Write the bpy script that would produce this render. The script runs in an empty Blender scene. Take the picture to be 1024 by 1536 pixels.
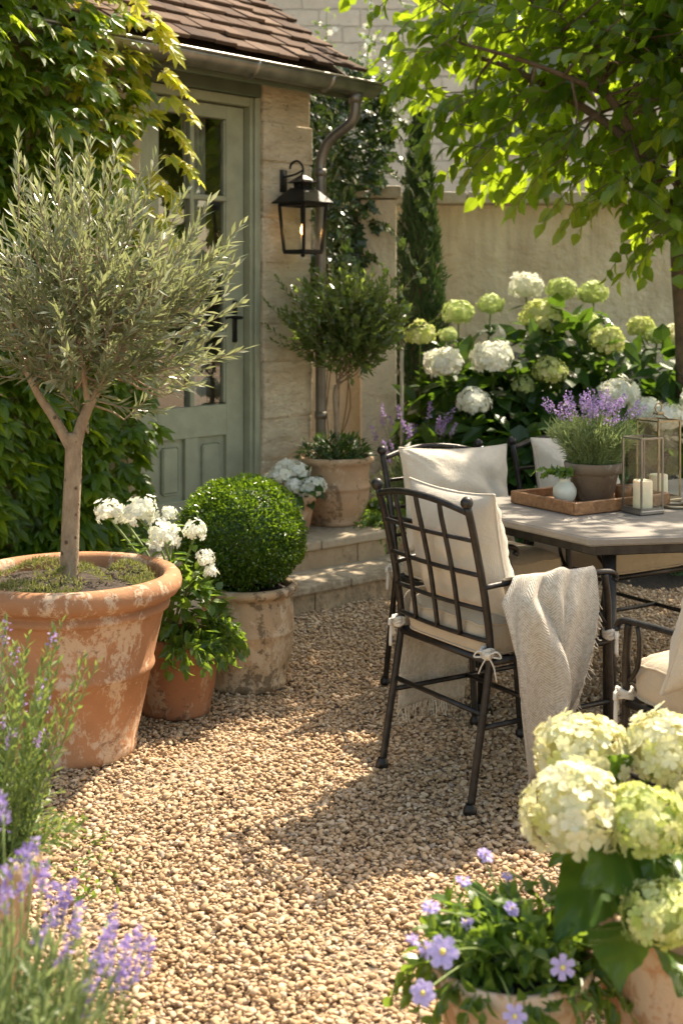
import bpy, bmesh, math, random
import numpy as np
from mathutils import Vector, Matrix

rng = np.random.default_rng(11)
random.seed(11)
sc = bpy.context.scene
COL = sc.collection
R = math.radians
V = lambda *a: np.array(a, float)


def nrm(a):
    a = np.asarray(a, float)
    return a / np.maximum(np.linalg.norm(a, axis=-1, keepdims=True), 1e-9)


# ------------------------------------------------------------------ mesh builder
class MB:
    def __init__(self):
        self.v = []; self.f = []; self.n = 0

    def add(self, verts, *faces):
        verts = np.asarray(verts, float).reshape(-1, 3)
        for fa in faces:
            fa = np.asarray(fa, int)
            if fa.size:
                self.f.append(fa + self.n)
        self.v.append(verts); self.n += len(verts)
        return self

    def verts(self):
        return np.concatenate(self.v)

    def box(self, c, s, ax=None, bev=0.0, taper=None, seg=1):
        bm = bmesh.new()
        bmesh.ops.create_cube(bm, size=1)
        for v in bm.verts:
            k = 1.0
            if taper is not None and v.co.z > 0: k = taper
            v.co = Vector((v.co.x * s[0] * k, v.co.y * s[1] * k, v.co.z * s[2]))
        if bev > 0:
            bmesh.ops.bevel(bm, geom=list(bm.edges), offset=bev, segments=seg, affect='EDGES', profile=.5)
        P = np.array([v.co[:] for v in bm.verts])
        bm.verts.index_update()
        by = {}
        for f in bm.faces: by.setdefault(len(f.verts), []).append([v.index for v in f.verts])
        bm.free()
        if ax is not None: P = P @ np.array(ax, float)
        return self.add(P + np.array(c, float), *[np.array(q) for q in by.values()])

    def tube(self, pts, r, n=8, up=None, ry=None, caps=True):
        """round tube, or a flat bar when ry is given (r across, ry along the up side)"""
        P = np.asarray(pts, float); m = len(P)
        r = np.broadcast_to(np.asarray(r, float), (m,)); ry_ = r if ry is None else np.broadcast_to(np.asarray(ry, float), (m,))
        T = nrm(np.gradient(P, axis=0))
        ref = np.array(up, float) if up is not None else (V(0, 0, 1) if abs(T[0][2]) < .9 else V(1, 0, 0))
        A = np.zeros((m, 3)); B = np.zeros((m, 3))
        a = ref
        for i in range(m):
            if up is not None: a = ref
            a = a - T[i] * np.dot(a, T[i])
            if np.linalg.norm(a) < 1e-6: a = np.cross(T[i], V(.3, .5, .8))
            a = a / np.linalg.norm(a)
            A[i] = a; B[i] = np.cross(T[i], a)
        th = np.arange(n) / n * 2 * math.pi + (math.pi / 4 if n == 4 else 0)
        k = 1.2 if n == 4 else 1
        ring = P[:, None] + (B[:, None] * np.cos(th)[None, :, None] * r[:, None, None] + A[:, None] * np.sin(th)[None, :, None] * ry_[:, None, None]) * k
        idx = np.arange(m * n).reshape(m, n)
        q = np.stack([idx[:-1], np.roll(idx[:-1], -1, 1), np.roll(idx[1:], -1, 1), idx[1:]], -1).reshape(-1, 4)
        fs = [q]
        if caps: fs += [idx[0][::-1][None], idx[-1][None]]
        return self.add(ring.reshape(-1, 3), *fs)

    def lathe(self, prof, c=(0, 0, 0), n=48, wob=0.0, close=False):
        p = np.asarray(prof, float); m = len(p)
        th = np.arange(n) / n * 2 * math.pi
        w = 1 + wob * (np.sin(th * 2 + 1) * .6 + np.sin(th * 3 + p[:, 1:2] * 9) * .4)
        X = p[:, 0:1] * w * np.cos(th); Y = p[:, 0:1] * w * np.sin(th); Z = np.repeat(p[:, 1:2], n, 1)
        idx = np.arange(m * n).reshape(m, n)
        q = np.stack([idx[:-1], np.roll(idx[:-1], -1, 1), np.roll(idx[1:], -1, 1), idx[1:]], -1).reshape(-1, 4)
        return self.add(np.stack([X, Y, Z], -1).reshape(-1, 3) + np.array(c, float), q)

    def grid(self, P, closed_u=False):
        m, n = P.shape[:2]; idx = np.arange(m * n).reshape(m, n)
        q = np.stack([idx[:-1, :-1], idx[:-1, 1:], idx[1:, 1:], idx[1:, :-1]], -1).reshape(-1, 4)
        return self.add(P.reshape(-1, 3), q)

    def sphere(self, c, r, seg=10, rings=6, jit=0):
        r = np.broadcast_to(np.asarray(r, float), (3,))
        ph = np.linspace(0.02, math.pi - .02, rings); th = np.arange(seg) / seg * 2 * math.pi
        P = np.stack([np.sin(ph)[:, None] * np.cos(th), np.sin(ph)[:, None] * np.sin(th), np.repeat(np.cos(ph)[:, None], seg, 1)], -1)
        if jit: P = P * (1 + jit * rng.normal(size=P.shape[:2])[..., None])
        idx = np.arange(rings * seg).reshape(rings, seg)
        q = np.stack([idx[:-1], idx[1:], np.roll(idx[1:], -1, 1), np.roll(idx[:-1], -1, 1)], -1).reshape(-1, 4)
        return self.add(P.reshape(-1, 3) * r + np.array(c, float), q, idx[0][None], idx[-1][::-1][None])

    def leaves(self, C, D, N, L, W, T):
        C = np.asarray(C, float).reshape(-1, 3); n = len(C)
        if n == 0: return self
        D = nrm(np.broadcast_to(D, (n, 3))); N = np.broadcast_to(N, (n, 3))
        S = nrm(np.cross(N, D) + 1e-6); Nn = np.cross(D, S)
        L = np.broadcast_to(np.asarray(L, float), (n,)); W = np.broadcast_to(np.asarray(W, float), (n,))
        tv, tf = T
        P = C[:, None] + D[:, None] * (tv[:, 0] * L[:, None])[..., None] + S[:, None] * (tv[:, 1] * W[:, None])[..., None] + Nn[:, None] * (tv[:, 2] * L[:, None])[..., None]
        k = len(tv)
        off = (np.arange(n) * k)[:, None, None]
        by = {}
        for f in tf: by.setdefault(len(f), []).append(f)
        return self.add(P.reshape(-1, 3), *[(np.array(q)[None] + off).reshape(-1, len(q[0])) for q in by.values()])

    def obj(self, name, m, parent=None, smooth=True, world=True, wn=False):
        P = self.verts()
        if parent is not None and world:
            r = parent
            while r.parent: r = r.parent
            P = P - np.array(r.location[:])
        me = bpy.data.meshes.new(name)
        me.vertices.add(len(P)); me.vertices.foreach_set('co', P.astype(np.float32).ravel())
        tot = np.concatenate([np.full(len(f), f.shape[1]) for f in self.f]); li = np.concatenate([f.ravel() for f in self.f])
        me.loops.add(len(li)); me.loops.foreach_set('vertex_index', li.astype(np.int32))
        me.polygons.add(len(tot))
        st = np.concatenate([[0], np.cumsum(tot)[:-1]])
        me.polygons.foreach_set('loop_start', st.astype(np.int32))
        me.polygons.foreach_set('loop_total', tot.astype(np.int32))
        me.polygons.foreach_set('use_smooth', np.full(len(tot), bool(smooth)))
        me.update(calc_edges=True); me.validate()
        if m: me.materials.append(m)
        o = bpy.data.objects.new(name, me); COL.objects.link(o)
        if parent is not None: o.parent = parent
        return o


def smooth_path(pts, k=6):
    """Catmull-Rom through the points"""
    P = np.asarray(pts, float)
    Q = np.vstack([2 * P[0] - P[1], P, 2 * P[-1] - P[-2]])
    out = []
    for i in range(1, len(Q) - 2):
        for j in range(k):
            t = j / k
            a, b, c, d = Q[i - 1], Q[i], Q[i + 1], Q[i + 2]
            out.append(.5 * (2 * b + (c - a) * t + (2 * a - 5 * b + 4 * c - d) * t * t + (3 * b - a - 3 * c + d) * t ** 3))
    out.append(P[-1])
    return np.array(out)


def tag(o, label=None, cat=None, group=None, kind=None):
    if label: o['label'] = label
    if cat: o['category'] = cat
    if group: o['group'] = group
    if kind: o['kind'] = kind
    return o


def thing(name, loc, label, cat, group=None, rz=0.0):
    o = bpy.data.objects.new(name, None); COL.objects.link(o)
    o.empty_display_size = .1
    o.location = loc; o.rotation_euler = (0, 0, rz)
    return tag(o, label, cat, group)


def copy_tree(o, parent=None):
    c = o.copy(); COL.objects.link(c)
    if parent is not None: c.parent = parent
    for ch in list(o.children): copy_tree(ch, c)
    return c


# ------------------------------------------------------------------ leaf templates (along, across, out)
T_BROAD = (np.array([(0, 0, 0), (.26, -.43, .05), (.6, -.38, .02), (1, 0, -.14), (.6, .38, .02), (.26, .43, .05), (.26, 0, -.02), (.62, 0, -.05)], float),
           [(0, 6, 1), (0, 5, 6), (1, 6, 7, 2), (6, 5, 4, 7), (2, 7, 3), (7, 4, 3)])
T_NARROW = (np.array([(0, 0, 0), (.5, -.5, .02), (1, 0, -.05), (.5, .5, .02), (.5, 0, -.03)], float),
            [(0, 4, 1), (0, 3, 4), (1, 4, 2), (4, 3, 2)])
T_SMALL = (np.array([(0, 0, 0), (.5, -.5, .06), (1, 0, 0), (.5, .5, .06)], float), [(0, 2, 1), (0, 3, 2)])


def _palm():
    vs = []; fs = []; k = 0
    for ang, ln, w in ((0, 1, .46), (42, .84, .40), (-42, .84, .40), (86, .60, .32), (-86, .60, .32)):
        c, s = math.cos(R(ang)), math.sin(R(ang))
        for (u, v, h) in T_BROAD[0]:
            u = .05 + u * ln; vv = v * w
            vs.append((u * c - vv * s, u * s + vv * c, h * .8 - .1 * abs(ang) / 82 * u))
        fs += [tuple(i + k for i in f) for f in T_BROAD[1]]; k += 8
    return np.array(vs, float), fs


T_PALM = _palm()
# ivy leaf: five-lobed outline in one sheet
T_IVY = (np.array([(0, 0, 0), (-.05, -.45, .02), (.3, -.36, .03), (.5, -.55, 0), (.6, -.25, .03), (1, 0, -.08), (.6, .25, .03), (.5, .55, 0), (.3, .36, .03), (-.05, .45, .02), (.4, 0, -.04)], float),
         [(0, 10, 2, 1), (2, 10, 4, 3), (10, 5, 4), (0, 9, 8, 10), (8, 7, 6, 10), (10, 6, 5)])


def _floret(np_, notch):
    vs = [(0, 0, 0)]; fs = []
    for k in range(np_):
        a = 2 * math.pi * k / np_; c, s = math.cos(a), math.sin(a); hw = math.pi / np_ * .97
        b = len(vs)
        for rr, da, h in ((.55, -hw * .95, .06), (.95, -hw * .6, .16), (1.0, 0, .10 if not notch else .05), (.95, hw * .6, .16), (.55, hw * .95, .06), (.55, 0, .10)):
            vs.append((rr * math.cos(a + da), rr * math.sin(a + da), h))
        fs += [(0, b, b + 5), (0, b + 5, b + 4), (b, b + 1, b + 2, b + 5), (b + 5, b + 2, b + 3, b + 4)]
    return np.array(vs, float), fs


T_FLORET = _floret(4, False)
T_STAR = _floret(6, True)


# ------------------------------------------------------------------ materials
class NT:
    def __init__(self, name):
        self.m = bpy.data.materials.new(name); self.m.use_nodes = True
        self.t = self.m.node_tree; self.t.nodes.clear()
        self.out = self.t.nodes.new('ShaderNodeOutputMaterial')

    def n(self, kind, _ins=None, **kw):
        nd = self.t.nodes.new(kind)
        for k, v in kw.items(): setattr(nd, k, v)
        for k, v in (_ins or {}).items(): self.set(nd, k, v)
        return nd

    def set(self, nd, k, v):
        s = nd.inputs[k]
        if isinstance(v, bpy.types.NodeSocket): self.t.links.new(v, s)
        elif isinstance(v, (tuple, list)) and len(v) == 3 and s.type == 'RGBA': s.default_value = (*v, 1)
        else: s.default_value = v

    def ramp(self, fac, stops, interp='LINEAR'):
        r = self.n('ShaderNodeValToRGB'); r.color_ramp.interpolation = interp
        e = r.color_ramp.elements
        while len(e) < len(stops): e.new(.5)
        for el, (p, c) in zip(e, stops):
            el.position = p; el.color = (*c, 1) if len(c) == 3 else c
        self.set(r, 'Fac', fac); return r.outputs['Color']

    def coords(self, scale=(1, 1, 1), space='Object', rot=(0, 0, 0)):
        c = self.n('ShaderNodeTexCoord'); mp = self.n('ShaderNodeMapping', {'Scale': scale, 'Rotation': rot})
        self.t.links.new(c.outputs[space], mp.inputs['Vector']); return mp.outputs['Vector']

    def noise(self, vec, scale, detail=6, rough=.55, dist=0.0):
        return self.n('ShaderNodeTexNoise', {'Vector': vec, 'Scale': scale, 'Detail': detail, 'Roughness': rough, 'Distortion': dist}).outputs['Fac']

    def mix(self, fac, a, b, mode='MIX'):
        x = self.n('ShaderNodeMix', data_type='RGBA', blend_type=mode)
        for i, v in ((0, fac), (6, a), (7, b)):
            if isinstance(v, bpy.types.NodeSocket): self.t.links.new(v, x.inputs[i])
            else: x.inputs[i].default_value = (*v, 1) if isinstance(v, (tuple, list)) else v
        return x.outputs[2]

    def math(self, op, a, b=0.0, clamp=False):
        x = self.n('ShaderNodeMath', operation=op, use_clamp=clamp)
        for i, v in ((0, a), (1, b)):
            if isinstance(v, bpy.types.NodeSocket): self.t.links.new(v, x.inputs[i])
            else: x.inputs[i].default_value = v
        return x.outputs[0]

    def bump(self, h, dist, strength=1.0, normal=None):
        b = self.n('ShaderNodeBump', {'Height': h, 'Distance': dist, 'Strength': strength})
        if normal is not None: self.set(b, 'Normal', normal)
        return b.outputs['Normal']

    def surf(self, s):
        self.t.links.new(s, self.out.inputs['Surface']); return self.m

    def pbr(self, col, rough=.7, metal=0.0, normal=None, **kw):
        d = {'Base Color': col, 'Roughness': rough, 'Metallic': metal}
        if normal is not None: d['Normal'] = normal
        d.update(kw)
        return self.n('ShaderNodeBsdfPrincipled', d).outputs['BSDF']


def leaf_mat(name, cols, trans=(.30, .42, .04), tf=.45, rough=.38, spec=.5, zvar=0.0):
    t = NT(name)
    rnd = t.n('ShaderNodeNewGeometry').outputs['Random Per Island']
    k = len(cols)
    c = t.ramp(rnd, [(i / max(k - 1, 1), cc) for i, cc in enumerate(cols)])
    nz = t.noise(t.coords(), 2.6, 2)
    c = t.mix(t.math('MULTIPLY', nz, .5), c, t.mix(.5, c, (.02, .035, .012)))
    b = t.pbr(c, rough, **{'Specular IOR Level': spec})
    tc = t.mix(.35, trans, c)
    tr = t.n('ShaderNodeBsdfTranslucent', {'Color': tc}).outputs[0]
    mx = t.n('ShaderNodeMixShader', {0: tf, 1: b, 2: tr})
    return t.surf(mx.outputs[0])


def petal_mat(name, cols, tf=.3, tcol=(.9, .9, .7)):
    t = NT(name)
    rnd = t.n('ShaderNodeNewGeometry').outputs['Random Per Island']
    c = t.ramp(rnd, [(i / max(len(cols) - 1, 1), cc) for i, cc in enumerate(cols)])
    b = t.pbr(c, .6, **{'Specular IOR Level': .25})
    tr = t.n('ShaderNodeBsdfTranslucent', {'Color': t.mix(.6, tcol, c)}).outputs[0]
    return t.surf(t.n('ShaderNodeMixShader', {0: tf, 1: b, 2: tr}).outputs[0])


def plain(name, col, rough=.6, metal=0.0, var=.25, scale=18, bump=.0008, bscale=60, **kw):
    t = NT(name); v = t.coords()
    nz = t.noise(v, scale, 5)
    dark = tuple(c * (1 - var) for c in col); light = tuple(min(1, c * (1 + var)) for c in col)
    c = t.ramp(nz, [(.3, dark), (.7, light)])
    n = t.bump(t.noise(v, bscale, 4), bump)
    return t.surf(t.pbr(c, rough, metal, n, **kw))


def terracotta(name, base, pale, dark, pale_amt=.5, dark_amt=.35, seed=0.0, zones=None, fine=1.0):
    t = NT(name); v = t.coords(); vv = t.n('ShaderNodeVectorMath', {0: v, 1: (seed, seed * 2, seed * .7)}, operation='ADD').outputs[0]
    vs = t.n('ShaderNodeMapping', {'Vector': vv, 'Scale': (1, 1, .55)}).outputs[0]
    n1 = t.noise(vv, 5, 4)
    c = t.ramp(n1, [(.3, tuple(x * .78 for x in base)), (.7, tuple(min(1, x * 1.2) for x in base))])
    blot = t.math('MULTIPLY', t.noise(vs, 6.0 * fine, 4, .55, .7), t.noise(vs, 34 * fine, 8, .75, .5))
    if zones:     # limescale collects under the rim, above the ring and near the foot
        zc = t.n('ShaderNodeSeparateXYZ', {0: v}).outputs[2]
        wv = t.math('ADD', zc, t.math('MULTIPLY', t.math('SUBTRACT', t.noise(vv, 9, 4), .5), .10))
        zr = t.ramp(wv, [(p_, (k_, k_, k_)) for p_, k_ in zones])
        blot = t.math('ADD', blot, t.math('MULTIPLY', t.math('SUBTRACT', zr, .5), .12))
    pm = t.ramp(blot, [(.30 - .10 * pale_amt, (0, 0, 0)), (.345 - .10 * pale_amt, (.85, .85, .85))])
    c = t.mix(pm, c, pale)
    dm = t.ramp(t.math('MULTIPLY', t.noise(vs, 9, 3, .5, .8), t.noise(vv, 40, 6, .7)), [(.36 - .1 * dark_amt, (0, 0, 0)), (.42 - .1 * dark_amt, (.8, .8, .8))])
    c = t.mix(dm, c, dark)
    n = t.bump(t.noise(vv, 22, 6), .006, .6)
    n = t.bump(t.noise(vv, 160, 4), .0015, .8, n)
    return t.surf(t.pbr(c, .82, 0, n, **{'Specular IOR Level': .3}))


def fabric(name, col, scale=700, depth=.0006, mottled=.12):
    t = NT(name); v = t.coords()
    w1 = t.n('ShaderNodeTexWave', {'Vector': v, 'Scale': scale / 6.3, 'Distortion': 1.2, 'Detail': 1}, wave_type='BANDS', bands_direction='X').outputs['Fac']
    w2 = t.n('ShaderNodeTexWave', {'Vector': v, 'Scale': scale / 6.3, 'Distortion': 1.2, 'Detail': 1}, wave_type='BANDS', bands_direction='DIAGONAL').outputs['Fac']
    nz = t.noise(v, 9, 5); fine = t.noise(t.coords((1, 1, 4)), 160, 3)
    h = t.math('ADD', t.math('ADD', w1, w2), fine)
    c = t.ramp(t.math('ADD', t.math('MULTIPLY', nz, .6), t.math('MULTIPLY', fine, .4)), [(.3, tuple(x * (1 - mottled) for x in col)), (.7, tuple(min(1, x * (1 + mottled * .5)) for x in col))])
    n = t.bump(h, depth, .7)
    n = t.bump(t.noise(v, 11, 4, .55, .6), .016, .7, n)
    b = t.pbr(c, .92, 0, n, **{'Specular IOR Level': .15, 'Sheen Weight': .15})
    tr = t.n('ShaderNodeBsdfTranslucent', {'Color': c}).outputs[0]
    return t.surf(t.n('ShaderNodeMixShader', {0: .12, 1: b, 2: tr}).outputs[0])


def masonry(name, c1, c2, mortar, bw, bh, msize, depth, rot=(R(90), 0, 0), rough_h=.012):
    """coursed limestone, laid in the plane of the wall"""
    t = NT(name); v0 = t.coords((1, 1, 1), 'Object')
    mp = t.n('ShaderNodeMapping', {'Vector': v0, 'Rotation': (0, 0, 0)}).outputs[0]
    sx = t.n('ShaderNodeSeparateXYZ', {0: mp})
    # along the wall x', height z
    al = t.math('ADD', t.math('MULTIPLY', sx.outputs[0], rot[0]), t.math('MULTIPLY', sx.outputs[1], rot[1]))
    cv = t.n('ShaderNodeCombineXYZ', {0: al, 1: sx.outputs[2], 2: 0.0}).outputs[0]
    wob = t.n('ShaderNodeTexNoise', {'Vector': v0, 'Scale': 5.0, 'Detail': 3}).outputs['Color']
    cv = t.n('ShaderNodeVectorMath', {0: cv, 1: t.n('ShaderNodeVectorMath', {0: wob, 1: (.035, .035, 0)}, operation='MULTIPLY').outputs[0]}, operation='ADD').outputs[0]
    br = t.n('ShaderNodeTexBrick', {'Vector': cv, 'Color1': (0, 0, 0), 'Color2': (1, 1, 1), 'Mortar': (.5, .5, .5), 'Scale': 1.0, 'Mortar Size': msize, 'Mortar Smooth': .6, 'Bias': 0.0, 'Brick Width': bw, 'Row Height': bh}, offset=.42)
    big = t.noise(v0, 7, 6); fine = t.noise(v0, 40, 6, .65)
    cc = t.mix(br.outputs['Color'], c1, c2)
    cc = t.mix(t.math('MULTIPLY', big, .75), cc, tuple(x * .62 for x in c1))
    cc = t.mix(t.math('MULTIPLY', br.outputs['Fac'], .75), cc, mortar)
    spots = t.ramp(t.noise(v0, 24, 2), [(.66, (0, 0, 0)), (.74, (.6, .6, .6))])
    cc = t.mix(spots, cc, tuple(x * .45 for x in c1))
    h = t.math('SUBTRACT', t.math('ADD', big, t.math('MULTIPLY', fine, .5)), t.math('MULTIPLY', br.outputs['Fac'], 1.2))
    n = t.bump(h, depth, 1.0); n = t.bump(t.noise(v0, 150, 3), .002, .6, n)
    return t.surf(t.pbr(cc, .9, 0, n, **{'Specular IOR Level': .2}))


def stucco(name, col, dirty, streak=.5):
    t = NT(name); v = t.coords()
    big = t.noise(v, 1.3, 6); mid = t.noise(t.coords((1, 1, .35)), 5, 6, .65)
    c = t.mix(t.ramp(t.math('MULTIPLY', big, mid), [(.18, (0, 0, 0)), (.36, (streak,) * 3)]), col, dirty)
    st = t.ramp(t.noise(t.coords((7, 7, .35)), 1.6, 5, .6), [(.47, (0, 0, 0)), (.62, (.75, .75, .75))])
    tz = t.ramp(t.math('MULTIPLY', t.n('ShaderNodeSeparateXYZ', {0: t.coords()}).outputs[2], .476), [(0, (.7, .7, .7)), (.22, (.12, .12, .12)), (.55, (.10, .10, .10)), (1, (.55, .55, .55))])
    c = t.mix(t.math('MULTIPLY', st, tz), c, tuple(x * .8 for x in dirty))
    n = t.bump(t.noise(v, 13, 6, .6), .04, .9); n = t.bump(t.noise(v, 90, 4), .004, .7, n)
    return t.surf(t.pbr(c, .92, 0, n, **{'Specular IOR Level': .2}))


def glass(name, rough=.0, tint=(1, 1, 1), refl=1.0):
    """a thin pane: clear with a fresnel mirror"""
    t = NT(name)
    ge = t.n('ShaderNodeNewGeometry')
    dt = t.math('ABSOLUTE', t.n('ShaderNodeVectorMath', {0: ge.outputs['Normal'], 1: ge.outputs['Incoming']}, operation='DOT_PRODUCT').outputs['Value'])
    fr = t.math('ADD', .045, t.math('MULTIPLY', .955, t.math('POWER', t.math('SUBTRACT', 1.0, dt, True), 5.0)))
    g = t.n('ShaderNodeBsdfGlossy', {'Color': (1, 1, 1), 'Roughness': rough}).outputs[0]
    tr = t.n('ShaderNodeBsdfTransparent', {'Color': tint}).outputs[0]
    return t.surf(t.n('ShaderNodeMixShader', {0: t.math('MULTIPLY', fr, refl, True), 1: tr, 2: g}).outputs[0])


M = {}
M['metal'] = plain('bronze_metal', (.040, .037, .0355), .42, .75, .35, 30, .0012, 90)
M['black'] = plain('black_iron', (.022, .021, .021), .45, .6, .3, 30, .0008, 120)
M['tieb'] = fabric('tie_cotton', (.74, .69, .60), 500)
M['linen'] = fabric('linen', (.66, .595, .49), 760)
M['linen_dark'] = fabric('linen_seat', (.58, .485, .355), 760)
M['throw'] = None
M['soil'] = plain('soil', (.045, .032, .022), .95, 0, .5, 60, .012, 70)
def olive_bark():
    t = NT('olive_bark'); v = t.coords((1, 1, .5))
    c = t.ramp(t.noise(v, 34, 7, .65), [(.3, (.22, .155, .10)), (.7, (.40, .31, .215))])
    vo = t.n('ShaderNodeTexVoronoi', {'Vector': t.coords((1, 1, 1)), 'Scale': 26.0}).outputs['Distance']
    k = t.ramp(vo, [(.10, (1, 1, 1)), (.2, (0, 0, 0))]); c = t.mix(t.math('MULTIPLY', k, .8), c, (.07, .045, .03))
    c = t.mix(t.ramp(t.noise(t.coords((1, 1, .2)), 14, 4), [(.55, (0, 0, 0)), (.7, (.5, .5, .5))]), c, (.30, .28, .22))
    n = t.bump(t.noise(v, 48, 6, .65), .010, 1.0); n = t.bump(k, .006, .7, n)
    return t.surf(t.pbr(c, .88, 0, n, **{'Specular IOR Level': .2}))
M['bark_olive'] = olive_bark()
M['bark'] = plain('bark', (.11, .078, .05), .9, 0, .4, 14, .015, 26)
M['stem_green'] = plain('green_stem', (.16, .22, .06), .6)
M['stem_brown'] = plain('brown_stem', (.16, .11, .06), .7)
M['door'] = plain('sage_paint', (.31, .325, .23), .45, 0, .13, 9, .0012, 55)
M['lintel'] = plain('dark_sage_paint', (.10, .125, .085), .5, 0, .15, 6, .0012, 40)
M['zinc'] = plain('zinc', (.25, .235, .21), .36, .8, .3, 9, .001, 60)
M['pipe'] = plain('dark_lead_pipe', (.17, .155, .135), .45, .7, .3, 9, .001, 60)
M['curtain'] = plain('curtain_cloth', (.55, .52, .46), .9)
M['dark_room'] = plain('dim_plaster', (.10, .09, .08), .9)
M['glass'] = glass('window_glass', .01, (.82, .86, .83), 4.0)
M['lglass'] = glass('lantern_glass', .02, (.95, .96, .94), 1.2)
M['wax'] = plain('candle_wax', (.84, .74, .52), .5, 0, .06, 20, .0005, 60, **{'Subsurface Weight': .25})
M['brass'] = plain('aged_brass', (.33, .285, .20), .3, .9, .3, 25, .0006, 80)
M['ceramic'] = plain('white_ceramic', (.62, .63, .55), .35, 0, .15, 12, .001, 40)
M['stone_step'] = None
M['stake'] = plain('weathered_stake', (.42, .38, .30), .8)

# sandstone steps
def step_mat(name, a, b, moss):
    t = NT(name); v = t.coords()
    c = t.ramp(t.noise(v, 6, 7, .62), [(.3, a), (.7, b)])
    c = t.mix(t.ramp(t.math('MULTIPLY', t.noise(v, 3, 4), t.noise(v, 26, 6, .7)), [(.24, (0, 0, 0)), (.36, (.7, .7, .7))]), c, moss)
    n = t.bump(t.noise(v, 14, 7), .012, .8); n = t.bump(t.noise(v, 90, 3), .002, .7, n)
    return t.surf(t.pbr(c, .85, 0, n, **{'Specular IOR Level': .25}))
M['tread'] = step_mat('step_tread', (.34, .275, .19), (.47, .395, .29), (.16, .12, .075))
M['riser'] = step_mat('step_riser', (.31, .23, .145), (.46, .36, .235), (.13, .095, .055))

# zinc and stone table top
def table_mat():
    t = NT('table_stone'); v = t.coords()
    c = t.ramp(t.noise(v, 7, 8, .65), [(.3, (.19, .17, .145)), (.7, (.29, .26, .225))])
    c = t.mix(t.ramp(t.noise(v, 34, 5, .7), [(.55, (0, 0, 0)), (.75, (.5, .5, .5))]), c, (.14, .12, .10))
    n = t.bump(t.noise(v, 60, 5), .0015, .7)
    return t.surf(t.pbr(c, .5, 0, n, **{'Specular IOR Level': .4}))
M['table'] = table_mat()

def wood_mat(name, a, b, sc_=1.0, vert=False):
    t = NT(name); v = t.coords((2 * sc_, 26 * sc_, 26 * sc_) if not vert else (22, 22, 2))
    nz = t.noise(v, 2.2, 6, .6, .6)
    c = t.ramp(nz, [(.3, a), (.65, b)])
    n = t.bump(nz, .002, .6)
    return t.surf(t.pbr(c, .55, 0, n))
M['tray'] = wood_mat('tray_wood', (.16, .07, .03), (.36, .19, .085))

def tile_mat():
    t = NT('clay_tile'); v = t.coords()
    rnd = t.n('ShaderNodeNewGeometry').outputs['Random Per Island']
    c = t.ramp(rnd, [(0, (.05, .030, .022)), (.35, (.085, .052, .036)), (.7, (.12, .076, .052)), (1, (.165, .112, .08))])
    c = t.mix(t.ramp(t.noise(v, 18, 6, .7), [(.5, (0, 0, 0)), (.7, (.6, .6, .6))]), c, (.075, .065, .045))
    n = t.bump(t.noise(v, 40, 5), .006, .8)
    return t.surf(t.pbr(c, .9, 0, n, **{'Specular IOR Level': .15}))
M['tile'] = tile_mat()

def throw_mat():
    t = NT('woven_throw'); uv = t.n('ShaderNodeUVMap').outputs[0]
    v = t.coords()
    # herringbone: zigzag bands
    sp = t.n('ShaderNodeSeparateXYZ', {0: uv})
    zig = t.math('PINGPONG', t.math('ADD', sp.outputs[0], t.math('MULTIPLY', t.noise(v, 7, 2), .03)), .021)
    ph = t.math('ADD', t.math('MULTIPLY', sp.outputs[1], 780.0), t.math('MULTIPLY', zig, 780.0))
    w = t.math('SINE', ph)
    fine = t.noise(v, 260, 3, .7)
    h = t.math('ADD', w, t.math('MULTIPLY', fine, 2.2))
    c = t.ramp(t.math('ADD', t.math('MULTIPLY', w, .12), t.noise(v, 90, 5, .7)), [(.3, (.50, .43, .33)), (.62, (.76, .71, .62))])
    n = t.bump(h, .0012, .8)
    b = t.pbr(c, .95, 0, n, **{'Specular IOR Level': .1, 'Sheen Weight': .2})
    tr = t.n('ShaderNodeBsdfTranslucent', {'Color': c}).outputs[0]
    return t.surf(t.n('ShaderNodeMixShader', {0: .18, 1: b, 2: tr}).outputs[0])
M['throw'] = throw_mat()

M['pot_big'] = terracotta('terracotta_worn', (.38, .19, .095), (.56, .43, .31), (.22, .11, .06), .42, .25, 0, [(0, .62), (.08, .45), (.2, .42), (.29, .55), (.31, .40), (.40, .66), (.46, .72), (.50, .42), (.58, .40)], 1.5)
M['pot_mid'] = terracotta('terracotta_dark', (.31, .145, .075), (.42, .30, .2), (.12, .07, .045), .35, .5, 3)
M['pot_buff'] = terracotta('terracotta_buff', (.47, .34, .21), (.60, .49, .35), (.12, .085, .05), .4, .8, 7, None, 1.3)
M['pot_urn'] = terracotta('terracotta_urn', (.43, .28, .165), (.54, .41, .28), (.17, .11, .06), .35, .65, 11)
M['pot_new'] = terracotta('terracotta_pale', (.47, .285, .17), (.58, .45, .33), (.26, .16, .10), .35, .2, 15)
M['pot_table'] = terracotta('terracotta_grey', (.17, .13, .095), (.30, .26, .21), (.08, .06, .045), .4, .4, 19)

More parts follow.
